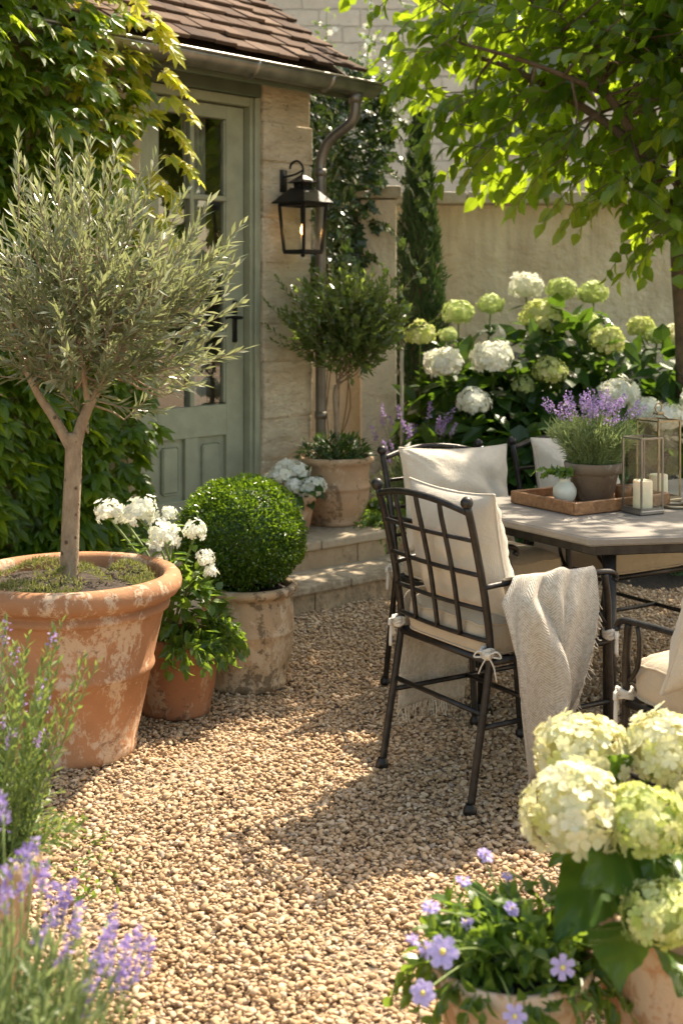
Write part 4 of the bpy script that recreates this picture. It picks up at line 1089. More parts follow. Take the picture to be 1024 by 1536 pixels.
# --- hydrangea border
def hyd_bush(loc, label, heads, vols, nleaf, L=.15):
    b = thing('hydrangea_bush', loc, label, 'shrub', 'hydrangeas against the garden wall')
    lv = MB(); st = MB(); base = np.array(loc)
    for (x, y, r, kind, Y) in heads:
        c = px(x, y, Y); rr_ = r * Y / 2000
        head(c, rr_, M[kind], b, 120, .215)
        bx_ = base + V(rng.uniform(-.2, .2) + (c[0] - base[0]) * .65, rng.uniform(-.1, .1), 0)
        st.tube(smooth_path([bx_, (bx_ + c) / 2 + V(0, .05, .1), c - V(0, 0, rr_ * .5)], 6), np.linspace(.009, .006, 13), 6)
        for q in range(5):
            a = rng.uniform(0, 6.28); p = c + V(0, .02, -rr_ * rng.uniform(1.0, 2.4)); dr = V(math.cos(a), math.sin(a), -.25)
            lv.leaves([p], dr, V(0, 0, 1) + dr * .2, rng.uniform(.10, .16), rng.uniform(.07, .11), T_BROAD)
    for (c, rad, n) in vols: broad(lv, n, np.array(c), np.array(rad), L, L * .72, .75, .05, .35, .05, T_BROAD, .35)
    lv.obj('foliage', M['lf_hyd'], b, smooth=False); st.obj('stem', M['stem_green'], b)
    return b
hyd_bush((1.05, 8.1, 0), 'wide hydrangea bush with white and lime green heads right of the cypress',
    [(788, 430, 25, 'fl_white', 8.4), (842, 435, 22, 'fl_green', 8.4), (889, 440, 23, 'fl_green', 8.4), (687, 470, 23, 'fl_green', 8.3), (735, 458, 20, 'fl_green', 8.4), (630, 501, 24, 'fl_lime', 7.9), (815, 475, 32, 'fl_lime', 7.9),
     (878, 490, 25, 'fl_green', 7.9), (911, 513, 26, 'fl_lime', 7.7), (665, 545, 29, 'fl_white', 7.6), (738, 537, 31, 'fl_white', 7.6), (825, 557, 25, 'fl_lime', 7.5), (709, 603, 26, 'fl_white', 7.4), (785, 578, 17, 'fl_green', 7.6), (672, 503, 14, 'fl_green', 8.1), (932, 548, 14, 'fl_green', 8.1)],
    [((.78, 7.95, .5), (.42, .5, .68), 620), ((1.3, 7.95, .58), (.52, .55, .80), 900), ((1.0, 7.5, .35), (.66, .35, .55), 700)], 0, .165)
hyd_bush((2.05, 7.9, 0), 'shaded hydrangea bush with dull white heads beside the tree trunk',
    [(960, 491, 20, 'fl_lime', 8.4), (984, 505, 17, 'fl_green', 8.3), (1010, 505, 23, 'fl_cream', 8.4), (928, 592, 30, 'fl_white', 7.4), (968, 618, 26, 'fl_white', 7.2), (1002, 628, 26, 'fl_white', 7.0), (1045, 600, 26, 'fl_white', 7.4), (1085, 560, 26, 'fl_lime', 7.9)],
    [((2.0, 8.0, .5), (.6, .5, .70), 800), ((1.75, 7.35, .35), (.55, .35, .48), 520), ((2.9, 8.2, .6), (.6, .5, .8), 400)], 0, .165)

# leafy ground cover along the bed edge
lv = MB(); N = 2600
x = rng.uniform(.35, 3.6, N); y = rng.uniform(6.75, 7.6, N); z = .02 + .16 * rng.random(N) * (1 + .6 * np.sin(x * 8) * np.sin(y * 9))
lv.leaves(np.stack([x, y, z], -1), rand_dirs(N, .3), nrm(V(0, -.2, 1) + rng.normal(size=(N, 3)) * .4), rng.uniform(.03, .07, N), rng.uniform(.015, .04, N), T_BROAD)
tag(lv.obj('ground_cover', M['lf_dark'], smooth=False), 'low dark leafy ground cover along the bed edge', 'ground cover', kind='stuff')

# --- tree on the right
te = thing('garden_tree', (1.97, 7.75, 0), 'broad-leaved tree with leaning branches overhanging the hydrangeas', 'tree')
tk = MB(); lv = MB(); yl = MB()
tb = V(1.98, 7.75, 0)
tk.tube(smooth_path([tb, tb + V(.02, 0, .6), tb + V(.01, -.02, 1.2), tb + V(-.03, -.05, 1.75), tb + V(0, -.08, 2.3), tb + V(.1, -.1, 3.0), tb + V(.1, -.2, 3.9)], 6), np.linspace(.072, .036, 37), 12)
limb = [smooth_path([tb + V(-.02, -.05, 1.72), tb + V(-.12, -.15, 1.95), tb + V(-.33, -.35, 2.28), tb + V(-.52, -.45, 2.55), tb + V(-.85, -.5, 2.95), tb + V(-1.15, -.5, 3.3)], 6),
        smooth_path([tb + V(-.33, -.35, 2.28), tb + V(-.7, -.3, 2.55), tb + V(-1.15, -.25, 2.78), tb + V(-1.6, -.2, 2.85)], 6),
        smooth_path([tb + V(0, -.08, 2.2), tb + V(.3, -.5, 2.6), tb + V(.4, -1.1, 3.0), tb + V(.3, -1.6, 3.2)], 6),
        smooth_path([tb + V(.1, -.1, 2.9), tb + V(-.4, -.1, 3.3), tb + V(-.9, -.1, 3.7), tb + V(-1.3, 0, 3.8)], 6),
        smooth_path([tb + V(0, -.08, 2.3), tb + V(.6, .1, 2.7), tb + V(1.2, .1, 3.1)], 6),
        smooth_path([tb + V(-.52, -.45, 2.55), tb + V(-.75, -.6, 2.62), tb + V(-1.05, -.65, 2.72), tb + V(-1.35, -.65, 2.8)], 6)]
for i, lm in enumerate(limb): tk.tube(lm, np.linspace((.048, .03, .04, .035, .035, .02)[i], .008, len(lm)), 9)
nodes = np.concatenate([lm[4:] for lm in limb])
def zlow(x, y):    # underside of the crown
    return np.interp(x / y * 6.9, [0, .2, .45, .75, 1.0, 1.2, 1.45, 1.7, 2.0, 2.6], [2.74, 2.62, 2.30, 2.12, 2.02, 1.95, 1.78, 1.58, 1.48, 1.5])
made = 0
while made < 980:
    if rng.random() < .76: c = V(1.7, 7.45, 2.95) + rand_dirs(1)[0] * V(1.7, .95, 1.25) * rng.random() ** .45
    else: c = V(2.55, 6.25, 3.05) + rand_dirs(1)[0] * V(.95, 1.15, .9) * rng.random() ** .45  # added clump out of view, placed to dapple sun on the table
    if c[2] < zlow(c[0], c[1]) + .05: continue
    if c[0] / c[1] * 6.9 < .12: continue
    if c[0] < .7 and rng.random() < .3: continue
    if c[0] < 1.2 and c[1] < 6.9: continue
    out = nrm(c - V(1.8, 7.1, 2.7))
    dn = nrm(out * V(1, 1, .35) + rng.normal(size=3) * .35 + V(0, 0, .05)); ln = rng.uniform(.22, .42)
    p0 = c - dn * ln * .6
    if made % 4 == 0:
        nn_ = nodes[np.argmin(np.linalg.norm(nodes - p0, axis=1))]
        tk.tube(smooth_path([nn_, (nn_ + p0) / 2 + rng.normal(size=3) * .05, p0], 4), np.linspace(.010, .004, 9), 5, caps=False)
    twig(lv, tk, p0, dn, ln, 9, .132, .084, T_BROAD, V(0, 0, -.25), .85, .004, .45, .1, .3)
    made += 1
# pendant yellow-green leaves at the lower edge
for (x, y, Y) in ((820, 315, 7.0), (845, 330, 7.0), (872, 330, 7.1), (960, 385, 6.9), (915, 395, 6.9), (700, 255, 7.0), (640, 200, 6.9), (600, 115, 6.8), (580, 60, 6.8), (660, 265, 7.0), (935, 400, 7.0), (780, 290, 7.0)):
    p = px(x, y, Y) + V(.16, .05, .14); k = lv if y > 380 or x < 700 else yl
    tk.tube([p + V(.15, .05, .1), p], .003, 5); twig(k, tk, p, V(-.6, -.2, -.45), .24, 7, .115, .066, T_BROAD, V(0, 0, -.3), .8, .003, .5, .1, .3)
tk.obj('trunk', M['bark'], te); lv.obj('crown', M['lf_tree'], te, smooth=False); tag(yl.obj('lime_leaves', leaf_mat('lime_leaf', [(.16, .24, .02), (.24, .30, .03)], (.75, .85, .05), .5), te, smooth=False), 'yellow green leaves at the lower edge')

# --- lavender
def spike(c, ax, ln, rad, m_, fs):
    """one flower spike: whorls of small florets along the tip of a stem"""
    mb = MB(); s_ = np.floor(rng.random(m_) * 6) / 6 + rng.normal(size=m_) * .03; dd = rand_dirs(m_, .3)
    C = c + np.outer((s_ - .35) * ln, ax) + dd * (rad * (1.1 - .6 * np.clip(s_, 0, 1)))[:, None]
    mb.leaves(C, nrm(dd + ax * .5), rng.normal(size=(m_, 3)), fs * rng.uniform(.8, 1.3, m_), fs * .75, T_BROAD)
    return mb

def lavender(t, base, n, hgt, spread, sp_len, mleaf, mflow, leafL=.04, nl=10, dens=1.0, fs=.010, lean=V(0, 0, 0), foliage_top=.62, leaf_w=.005, n_spike=100, stem_r=.0014, base_r=.04):
    lv = MB(); st = MB(); tips = []
    for k in range(n):
        a = rng.uniform(0, 2 * math.pi); q = math.sqrt(rng.random()); o = V(math.cos(a), math.sin(a), 0); fl_ = k < n_spike
        h = hgt * (rng.uniform(.78, 1.1) if fl_ else rng.uniform(.45, .75)) * (1 - .16 * q * q)
        p0 = base + o * q * base_r; p2 = base + o * q * spread + V(0, 0, h) + lean * rng.uniform(.5, 1.2); p1 = (p0 + p2) / 2 + o * q * spread * -.12 + V(0, 0, h * .06)
        P = smooth_path([p0, p1, p2], 5); st.tube(P, np.linspace(stem_r * 1.3, stem_r * .7, len(P)), 4, caps=False)
        ax = nrm(P[-1] - P[-3])
        u = rng.uniform(.08, foliage_top if fl_ else 1.0, nl); ii = np.minimum((u * (len(P) - 1)).astype(int), len(P) - 2); fr = u * (len(P) - 1) - ii
        C = P[ii] * (1 - fr[:, None]) + P[ii + 1] * fr[:, None]
        lv.leaves(C, nrm(nrm(p2 - p0) * .9 + rng.normal(size=(nl, 3)) * .5), rng.normal(size=(nl, 3)), leafL * rng.uniform(.6, 1.2, nl), leaf_w, T_NARROW)
        if fl_: tips.append((P[-1], ax))
    lv.obj('foliage', mleaf, t, smooth=False); st.obj('stem', M['stem_green'], t)
    for (p, ax) in tips: spike(p, ax, sp_len * rng.uniform(.8, 1.2), fs * .5, int(26 * dens * sp_len / .06), fs).obj('flower_spike', mflow, t, smooth=False)

lb = thing('lavender_plant', (.40, 7.5, 0), 'lavender clump with pale spikes in the bed behind the first chairs', 'plant', 'lavender plants')
lavender(lb, V(.42, 7.45, 0), 220, .78, .30, .085, M['lf_lav'], M['fl_lav'], .07, 14, 1, .013, n_spike=34, leaf_w=.008)
sk = MB(); sk.tube([V(.352, 7.75, 0), V(.350, 7.75, 1.14)], .010, 8); sk.sphere(V(.350, 7.75, 1.14), .012)
tag(sk.obj('garden_stake', M['stake']), 'thin pale upright garden stake beside the gate pillar', 'stake')

ll = thing('lavender_plant', (-.50, 1.88, 0), 'blurred lavender clump with mauve spikes at the very front', 'plant', 'lavender plants')
lavender(ll, V(-.53, 1.90, 0), 330, .74, .21, .055, M['lf_lav'], M['fl_mauve'], .045, 22, 1.2, .013, V(.03, 0, 0), .82, .0055, 0, .0016, .10)
st = MB()
for (x, y) in ((88, 1372), (112, 1388), (168, 1396), (187, 1436), (219, 1442), (152, 1424), (208, 1415), (64, 1326), (18, 1300), (34, 1332), (8, 1352), (128, 1508), (178, 1474), (198, 1466), (160, 1452), (5, 1222), (62, 1405), (78, 1362), (100, 1352), (48, 1290), (140, 1470), (95, 1440)):
    Y = 1.95 + rng.uniform(-.10, .12); c = px(x, y, Y); ax = nrm(V(.28, 0, 1) + rng.normal(size=3) * .16)
    spike(c, ax, .050 * rng.uniform(.75, 1.25), .0056, 50, .0080).obj('flower_spike', M['fl_mauve'], ll, smooth=False)
    st.tube(smooth_path([V(-.52, 1.9, .1), (c + V(-.52, 1.9, .1)) / 2 + V(.02, 0, .03), c], 5), .0017, 5)
st.obj('stem', M['stem_green'], ll)

tl = thing('tall_flower_plant', LP + V(0, 0, .33), 'tall green stems with few violet blooms in the pale left pot', 'plant')
lv = MB(); st = MB(); fl = MB()
for k in range(120):
    a = rng.uniform(0, 2 * math.pi); q = math.sqrt(rng.random()); o = V(math.cos(a), math.sin(a), 0); h = rng.uniform(.24, .54) * (1 - .2 * q)
    p0 = LP + V(.03, 0, 0) + o * q * .11 + V(0, 0, .32); dn = nrm(o * q * .22 + V(.03, 0, 1) + rng.normal(size=3) * .05)
    e = twig(lv, st, p0, dn, h, int(h * 105), .030, .0068, T_NARROW, V(o[0] * .06, o[1] * .06, -.01), .7, .002, 0, .08, .3)
    if k % 6 == 0:
        m_ = 22; dd = rand_dirs(m_, .3); fl = MB(); fl.leaves(e - dn * rng.uniform(0, .04, m_)[:, None] + dd * .005, dd, rng.normal(size=(m_, 3)), .008, .006, T_BROAD); fl.obj('flower', M['fl_lav'], tl, smooth=False)
for k in range(26):   # low arching shoots round the pot
    a = rng.uniform(-2.2, 1.0); o = V(math.cos(a), math.sin(a), 0)
    twig(lv, st, LP + o * .12 + V(0, 0, .34), nrm(o + V(0, 0, .9)), rng.uniform(.10, .2), 18, .028, .007, T_NARROW, V(0, 0, -.4), .75, .0018, 0, .05, .3)
lv.obj('foliage', M['lf_tall'], tl, smooth=False); st.obj('stem', M['stem_green'], tl)

# weeds in the gravel
lv = MB()
for (x, y) in ((112, 1235), (140, 1262), (95, 1262), (170, 1300), (120, 1300), (150, 1325), (105, 1330), (70, 1300), (128, 1350)):
    Y = 2900 / (y - 445); c = V((x - 512) * Y / 2000, Y, .004); n = 16
    lv.leaves(c + rng.normal(size=(n, 3)) * V(.03, .03, .004), rand_dirs(n, .6), nrm(V(0, 0, 1) + rng.normal(size=(n, 3)) * .4), rng.uniform(.012, .024, n), .010, T_BROAD)
tag(lv.obj('weeds', M['lf_fresh'], smooth=False), 'tiny green weeds sprouting through the gravel near the left pot', 'weeds', kind='stuff')

# --- foreground cream hydrangea
fh = thing('cream_hydrangea', HP + V(0, 0, .33), 'large cream and lime hydrangea with big leaves in the front terracotta pot', 'plant')
lv = MB(); st = MB(); hb = HP + V(0, 0, .32)
for (x, y, r, kind, Y) in ((872, 1134, 72, 'fl_cream', 2.55), (996, 1122, 62, 'fl_cream', 2.52), (862, 1218, 82, 'fl_cream', 2.30), (968, 1234, 63, 'fl_lime', 2.26), (992, 1372, 58, 'fl_lime', 2.18), (1078, 1200, 66, 'fl_cream', 2.4)):
    c = px(x, y, Y); rr_ = r * Y / 2000; head(c, rr_, M[kind], fh, 165, .205, .84)
    st.tube(smooth_path([hb, (hb + c) / 2 + V(0, 0, .03), c - V(0, 0, rr_ * .4)], 5), .006, 8)
# big two-sided leaves with a drooping blade
u = np.linspace(0, 1, 25); vv = np.linspace(-1, 1, 13)
def big_leaf(mb, p, d, n_, L, W, droop=.35):
    d = nrm(d); s = nrm(np.cross(n_, d)); n2 = np.cross(d, s)
    P = np.zeros((25, 13, 3))
    for i, a_ in enumerate(u):
        wd = W * .5 * (math.sin(math.pi * min(1, a_ * .94 + .04) ** .72)) * (1 - .12 * a_)
        for j, b_ in enumerate(vv):
            ser = 1 + .03 * (-1) ** i * (abs(b_) == 1)
            P[i, j] = p + d * a_ * L + s * b_ * wd * ser + n2 * (.13 * L * abs(b_) ** 1.4 * math.sin(math.pi * a_) + .028 * L * math.cos(a_ * 22 - abs(b_) * 7) * min(1, abs(b_) * 2)) - V(0, 0, droop * L * a_ * a_)
    mb.grid(P)
def leaf_px(x0, y0, Y0, x1, y1, Y1, wf=.84, droop=.18):
    p, q = px(x0, y0, Y0), px(x1, y1, Y1); L = float(np.linalg.norm(q - p)); d = (q - p) / L
    q2 = q + V(0, 0, droop * L * .8); d = nrm(q2 - p)
    big_leaf(lv, p, d, nrm(V(0, -.65, .75) + rng.normal(size=3) * .2), L * .9, L * wf * .88, droop)
    st.tube(smooth_path([hb, (hb + p) / 2 + V(0, 0, .01), p], 4), .003, 5)
for ar in ((915, 1285, 2.33, 828, 1415, 2.24, .8), (955, 1265, 2.30, 862, 1330, 2.16, 1.0), (900, 1262, 2.45, 815, 1300, 2.42, .75), (945, 1385, 2.24, 925, 1490, 2.10, .95), (1010, 1420, 2.24, 1020, 1500, 2.1, .9), (960, 1290, 2.32, 935, 1400, 2.2, .8), (1000, 1270, 2.3, 1060, 1330, 2.2, .85), (925, 1330, 2.35, 850, 1380, 2.36, .8),
           (930, 1210, 2.5, 890, 1290, 2.42, .8), (935, 1170, 2.5, 905, 1120, 2.44, .7), (1010, 1290, 2.45, 960, 1340, 2.3, .8), (1040, 1330, 2.3, 1080, 1420, 2.2, .9), (960, 1180, 2.55, 1000, 1160, 2.45, .7), (880, 1240, 2.6, 830, 1270, 2.66, .8), (960, 1300, 2.6, 900, 1360, 2.66, .9), (1040, 1260, 2.6, 1100, 1300, 2.6, .9), (985, 1275, 2.28, 975, 1345, 2.22, .8), (900, 1310, 2.5, 870, 1400, 2.46, .8)):
    leaf_px(*ar)
lv.obj('foliage', M['lf_bigh'], fh); st.obj('stem', M['stem_green'], fh)

# --- lilac star flowers
sf = thing('lilac_flower_plant', CP + V(0, 0, .27), 'bushy green plant with lilac star flowers in the low front pot', 'plant')
lv = MB(); st = MB(); 
broad(lv, 520, CP + V(-.005, 0, .315), V(.150, .135, .085), .042, .022, .8, .25, .2, CP[2] + .27, T_BROAD, .2)
for k in range(46):
    a = rng.uniform(0, 6.28); q = math.sqrt(rng.random()); o = V(math.cos(a), math.sin(a), 0)
    twig(lv, st, CP + o * q * .08 + V(0, 0, .27), nrm(o * q * .8 + V(0, 0, 1)), rng.uniform(.06, .13), 11, .042, .020, T_BROAD, V(0, 0, -.1), .9, .002, .1)
for k in range(34):   # sprigs hanging over the rim
    a = rng.uniform(0, 6.28); o = V(math.cos(a), math.sin(a), 0)
    twig(lv, st, CP + o * .105 + V(0, 0, .285), nrm(o + V(0, 0, .55)), rng.uniform(.07, .13), 10, .04, .021, T_BROAD, V(0, 0, -1.1), .9, .0018, .15)
for (x, y, r, Y, face) in ((664, 1428, 25, 2.12, 1), (634, 1489, 20, 2.12, 1), (843, 1450, 20, 2.16, 1), (772, 1524, 19, 2.1, 1), (646, 1362, 15, 2.25, 0), (727, 1284, 14, 2.4, 0), (694, 1322, 13, 2.35, 0), (766, 1364, 13, 2.3, 0), (618, 1412, 13, 2.2, 0), (640, 1425, 15, 2.2, 0), (760, 1315, 10, 2.4, 0), (700, 1385, 12, 2.3, 0)):
    c = px(x, y, Y); rr_ = r * Y / 2000; nd = nrm(V(-.1, -1, .45) + rng.normal(size=3) * .2) if face else nrm(V(0, -.4, 1) + rng.normal(size=3) * .4)
    fl = MB(); ey = MB(); fl.leaves([c], rng.normal(size=(1, 3)), nd, rr_, rr_, T_STAR); fl.leaves([c - nd * .002], rng.normal(size=(1, 3)), nd, rr_ * .8, rr_ * .8, T_STAR)
    if not face:
        m_ = 14; dd = rand_dirs(m_, .4); fl.leaves(c + dd * rr_ * .3, dd, rng.normal(size=(m_, 3)), rr_ * .7, rr_ * .5, T_BROAD)
    ey.sphere(c + nd * .004, rr_ * .2, 8, 5); fo = fl.obj('flower', M['fl_lilac'], sf, smooth=False); ey.obj('flower_eye', M['fl_yellow'], fo)
    p0 = CP + V(rng.normal() * .04, rng.normal() * .04, .28); st.tube(smooth_path([p0, (p0 + c) / 2 + V(0, 0, .02), c - nd * .003], 5), .0016, 5)
lv.obj('foliage', M['lf_fresh'], sf, smooth=False); st.obj('stem', M['stem_green'], sf)


# ------------------------------------------------------------------ table
UT = V(.849, .528, 0); VT = V(.528, -.849, 0)      # long axis, towards the camera
A = V(.748, 4.03, 0); B = V(.325, 4.71, 0)
table = thing('garden_table', (1.2, 4.75, 0), 'long stone-topped table with cut corners and dark metal legs', 'table')
A2 = A + .50 * nrm(V(.985, .16, 0)); A3 = A2 + UT * .75; B3 = B + UT * 1.55
poly = [B, A, A2, A3, A3 + .40 * nrm(UT + VT * -.5), B3 + UT * .2]
def prism(mb, poly, z0, z1, inset=0.0, bev=.006):
    P = np.array(poly); c = P.mean(0); n = len(P)
    def sh(k): return c + (P - c) * (1 - k / np.linalg.norm(P - c, axis=1, keepdims=True))
    P0 = sh(inset); P1 = sh(inset + bev)
    rings = [P1 + V(0, 0, z0), P0 + V(0, 0, z0 + bev), P0 + V(0, 0, z1 - bev), P1 + V(0, 0, z1)]
    idx = np.arange(4 * n).reshape(4, n)
    q = np.stack([idx[:-1], np.roll(idx[:-1], -1, 1), np.roll(idx[1:], -1, 1), idx[1:]], -1).reshape(-1, 4)
    mb.add(np.concatenate(rings), q, idx[0][::-1][None], idx[-1][None])
mb = MB(); prism(mb, poly, .6935, .72, 0, .006); mb.obj('table_top', M['table'], table, smooth=False)
mb = MB(); prism(mb, poly, .662, .692, .030, .003); mb.obj('apron', M['metal'], table, smooth=False)
for p in (A + UT * .11 + VT * -.03, B + UT * .12 + VT * .13, A3 + V(-.05, .15, 0), B3 + V(-.1, -.1, 0)):
    mb = MB(); mb.tube([p + V(0, 0, .0), p + V(0, 0, .655)], .021, 10); mb.tube([p, p + V(0, 0, .03)], .027, 10); mb.obj('leg', M['metal'], table)


# ------------------------------------------------------------------ chairs
def make_chair(loc, rz, label):
    t = thing('garden_chair', loc, label, 'chair', 'metal garden chairs', rz)
    m = M['metal']
    W = .222
    def post(s):      # rear leg and back upright in one run
        return smooth_path([V(s * W, -.285, .012), V(s * W, -.262, .15), V(s * W, -.225, .36), V(s * W, -.215, .46), V(s * W, -.238, .62), V(s * W * 1.01, -.275, .78), V(s * W * 1.02, -.298, .862)], 5)
    for s in (-1, 1):
        mb = MB(); mb.tube(post(s), .0112, 10); lg = mb.obj('leg', m, t, world=False)
        mb = MB(); mb.sphere(post(s)[-1] + V(0, -.003, .012), .0185, 12, 8); mb.obj('finial', m, lg, world=False)
        mb = MB(); mb.lathe([(.002, 0), (.017, 0), (.02, .006), (.019, .018), (.014, .026), (.012, .03)], V(s * W, -.287, 0), 12); mb.obj('foot', m, lg, world=False)
        mb = MB(); fl_ = smooth_path([V(s * W, .262, .012), V(s * W, .25, .15), V(s * W, .235, .36), V(s * W, .232, .46), V(s * W * 1.02, .226, .53), V(s * W * 1.05, .212, .59), V(s * W * 1.05, .208, .622)], 5)
        mb.tube(fl_, .0112, 10); lg = mb.obj('leg', m, t, world=False)
        mb = MB(); mb.lathe([(.002, 0), (.017, 0), (.02, .006), (.019, .018), (.014, .026), (.012, .03)], V(s * W, .263, 0), 12); mb.obj('foot', m, lg, world=False)
        mb = MB()
        arm = smooth_path([V(s * W, -.245, .63), V(s * W * 1.05, -.12, .638), V(s * W * 1.06, .06, .636), V(s * W * 1.05, .19, .630), V(s * W * 1.05, .235, .624), V(s * W * 1.05, .252, .610), V(s * W * 1.05, .246, .598)], 5)
        mb.tube(arm, .0120, 8, up=V(0, 0, 1), ry=.009)
        mb.tube(smooth_path([V(s * W * 1.05, .175, .622), V(s * W * 1.05, .168, .58), V(s * W * 1.03, .180, .52), V(s * W, .222, .47)], 5), .0062, 8)
        mb.obj('armrest', m, t, world=False)
    mb = MB(); rail = smooth_path([V(-W * 1.02, -.293, .845), V(-W * .5, -.315, .868), V(0, -.325, .876), V(W * .5, -.315, .868), V(W * 1.02, -.293, .845)], 6)
    mb.tube(rail, .0102, 10)
    def backy(z): return np.interp(z, [.46, .62, .78, .862], [-.217, -.240, -.277, -.300])
    for zz in (.475, .565, .665, .765):
        bow = .012
        mb.tube(smooth_path([V(-W, backy(zz), zz), V(-W * .5, backy(zz) - bow, zz), V(0, backy(zz) - bow * 1.4, zz), V(W * .5, backy(zz) - bow, zz), V(W, backy(zz), zz)], 4), .0070, 8)
    for xx in (-.111, 0, .111):
        z1 = .862 + .014 * (1 - (xx / W) ** 2)
        mb.tube(smooth_path([V(xx, backy(zz) - (.012 + .006 * (1 - (xx / W) ** 2)) - .0, zz) for zz in (.475, .55, .65, .75, .82)] + [V(xx, -.318 if xx == 0 else -.313, z1 - .004)], 4), .0088, 6, up=V(1, 0, 0), ry=.0072)
    mb.obj('backrest', m, t, world=False)
    mb = MB()
    for (a_, b_) in ((V(-W, -.215, .415), V(W, -.215, .415)), (V(-W, .232, .415), V(W, .232, .415)), (V(-W, -.215, .415), V(-W, .232, .415)), (V(W, -.215, .415), V(W, .232, .415))): mb.tube([a_, b_], .011, 8)
    for k in range(5): mb.tube([V(-W + .005, -.13 + k * .075, .416), V(W - .005, -.13 + k * .075, .416)], .014, 4, up=V(0, 0, 1), ry=.003)
    mb.obj('seat_frame', m, t, world=False)
    mb = MB()
    for s in (-1, 1): mb.tube([V(s * W, -.245, .235), V(s * W, .245, .235)], .008, 8)
    mb.tube([V(-W, -.238, .27), V(W, -.238, .27)], .008, 8); mb.tube([V(-W, .04, .236), V(W, .04, .236)], .008, 8)
    mb.obj('stretcher', m, t, world=False)
    return t

def cushion_pts(w, h, T, nu=44, nv=44, e=2.6, pinch=.075, seed=0, wrinkle=.006):
    """two sheets of a stuffed cushion in x (w), z (h), thickness in y"""
    r2 = np.random.default_rng(seed)
    u = np.sin(np.linspace(-math.pi / 2, math.pi / 2, nu)); v = np.sin(np.linspace(-math.pi / 2, math.pi / 2, nv))
    U, Vv = np.meshgrid(u, v)
    X = U * w / 2 * (1 - pinch * (1 - Vv ** 2)); Z = Vv * h / 2 * (1 - pinch * (1 - U ** 2))
    th = T / 2 * np.clip((1 - np.abs(U) ** e), 0, 1) ** .58 * np.clip((1 - np.abs(Vv) ** e), 0, 1) ** .58
    wr = 0
    for q in range(7):
        a = r2.uniform(0, 6.28); k = r2.uniform(5, 13); wr = wr + np.sin((U * math.cos(a) + Vv * math.sin(a)) * k + r2.uniform(0, 6.28)) / 7
    edge = np.abs(U) ** 3 + np.abs(Vv) ** 3
    ang = np.arctan2(Vv, U); rad = (np.sin(ang * 17 + wr * 9 + seed) + .6 * np.sin(ang * 31 + wr * 5)) * edge * .62
    for q in range(4):   # creases running in from the corners and edges
        a = r2.uniform(0, 6.28); o1, o2 = r2.uniform(-.5, .5, 2); dl = (U - o1) * math.sin(a) - (Vv - o2) * math.cos(a); al = (U - o1) * math.cos(a) + (Vv - o2) * math.sin(a)
        wr = wr - .9 * np.exp(-(dl / .09) ** 2) * np.exp(-(al / .4) ** 2)
    yf = th + (wr * wrinkle * 2.2 + rad * wrinkle) * np.clip(th / (T / 2), 0, 1); yb = -th + wr * wrinkle * np.clip(th / (T / 2), 0, 1)
    return X, yf, yb, Z

def make_pillow(loc, rz, label, w=.43, h=.40, T=.19, seed=0, off=(0, -.150, .685), tilt=-14, m=None, roll=0):
    t = thing('pillow', loc, label, 'pillow', 'linen back pillows', rz)
    X, yf, yb, Z = cushion_pts(w, h, T, seed=seed, wrinkle=.010)
    ct, sn_ = math.cos(R(tilt)), math.sin(R(tilt)); cr_, sr_ = math.cos(R(roll)), math.sin(R(roll))
    def tf(x, y, z):
        x, z = x * cr_ - z * sr_, x * sr_ + z * cr_
        return np.stack([x + off[0], y * ct - z * sn_ * -1 * -1 + off[1], y * sn_ + z * ct + off[2]], -1)
    def tf(x, y, z):
        x, z = x * cr_ - z * sr_, x * sr_ + z * cr_
        return np.stack([x + off[0], y * ct + z * sn_ + off[1], -y * sn_ + z * ct + off[2]], -1)
    mb = MB(); P = tf(X, yf, Z); mb.grid(P[:, ::-1]); Pb = tf(X, yb, Z); mb.grid(Pb)
    c = mb.obj('cover', m or M['linen'], t, world=False)
    ring = np.concatenate([P[0, :-1], P[:-1, -1], P[-1, :0:-1], P[::-1, 0]])
    pb = MB(); pb.tube(ring, .0042, 6); pb.obj('piping', m or M['linen'], c, world=False)
    return t

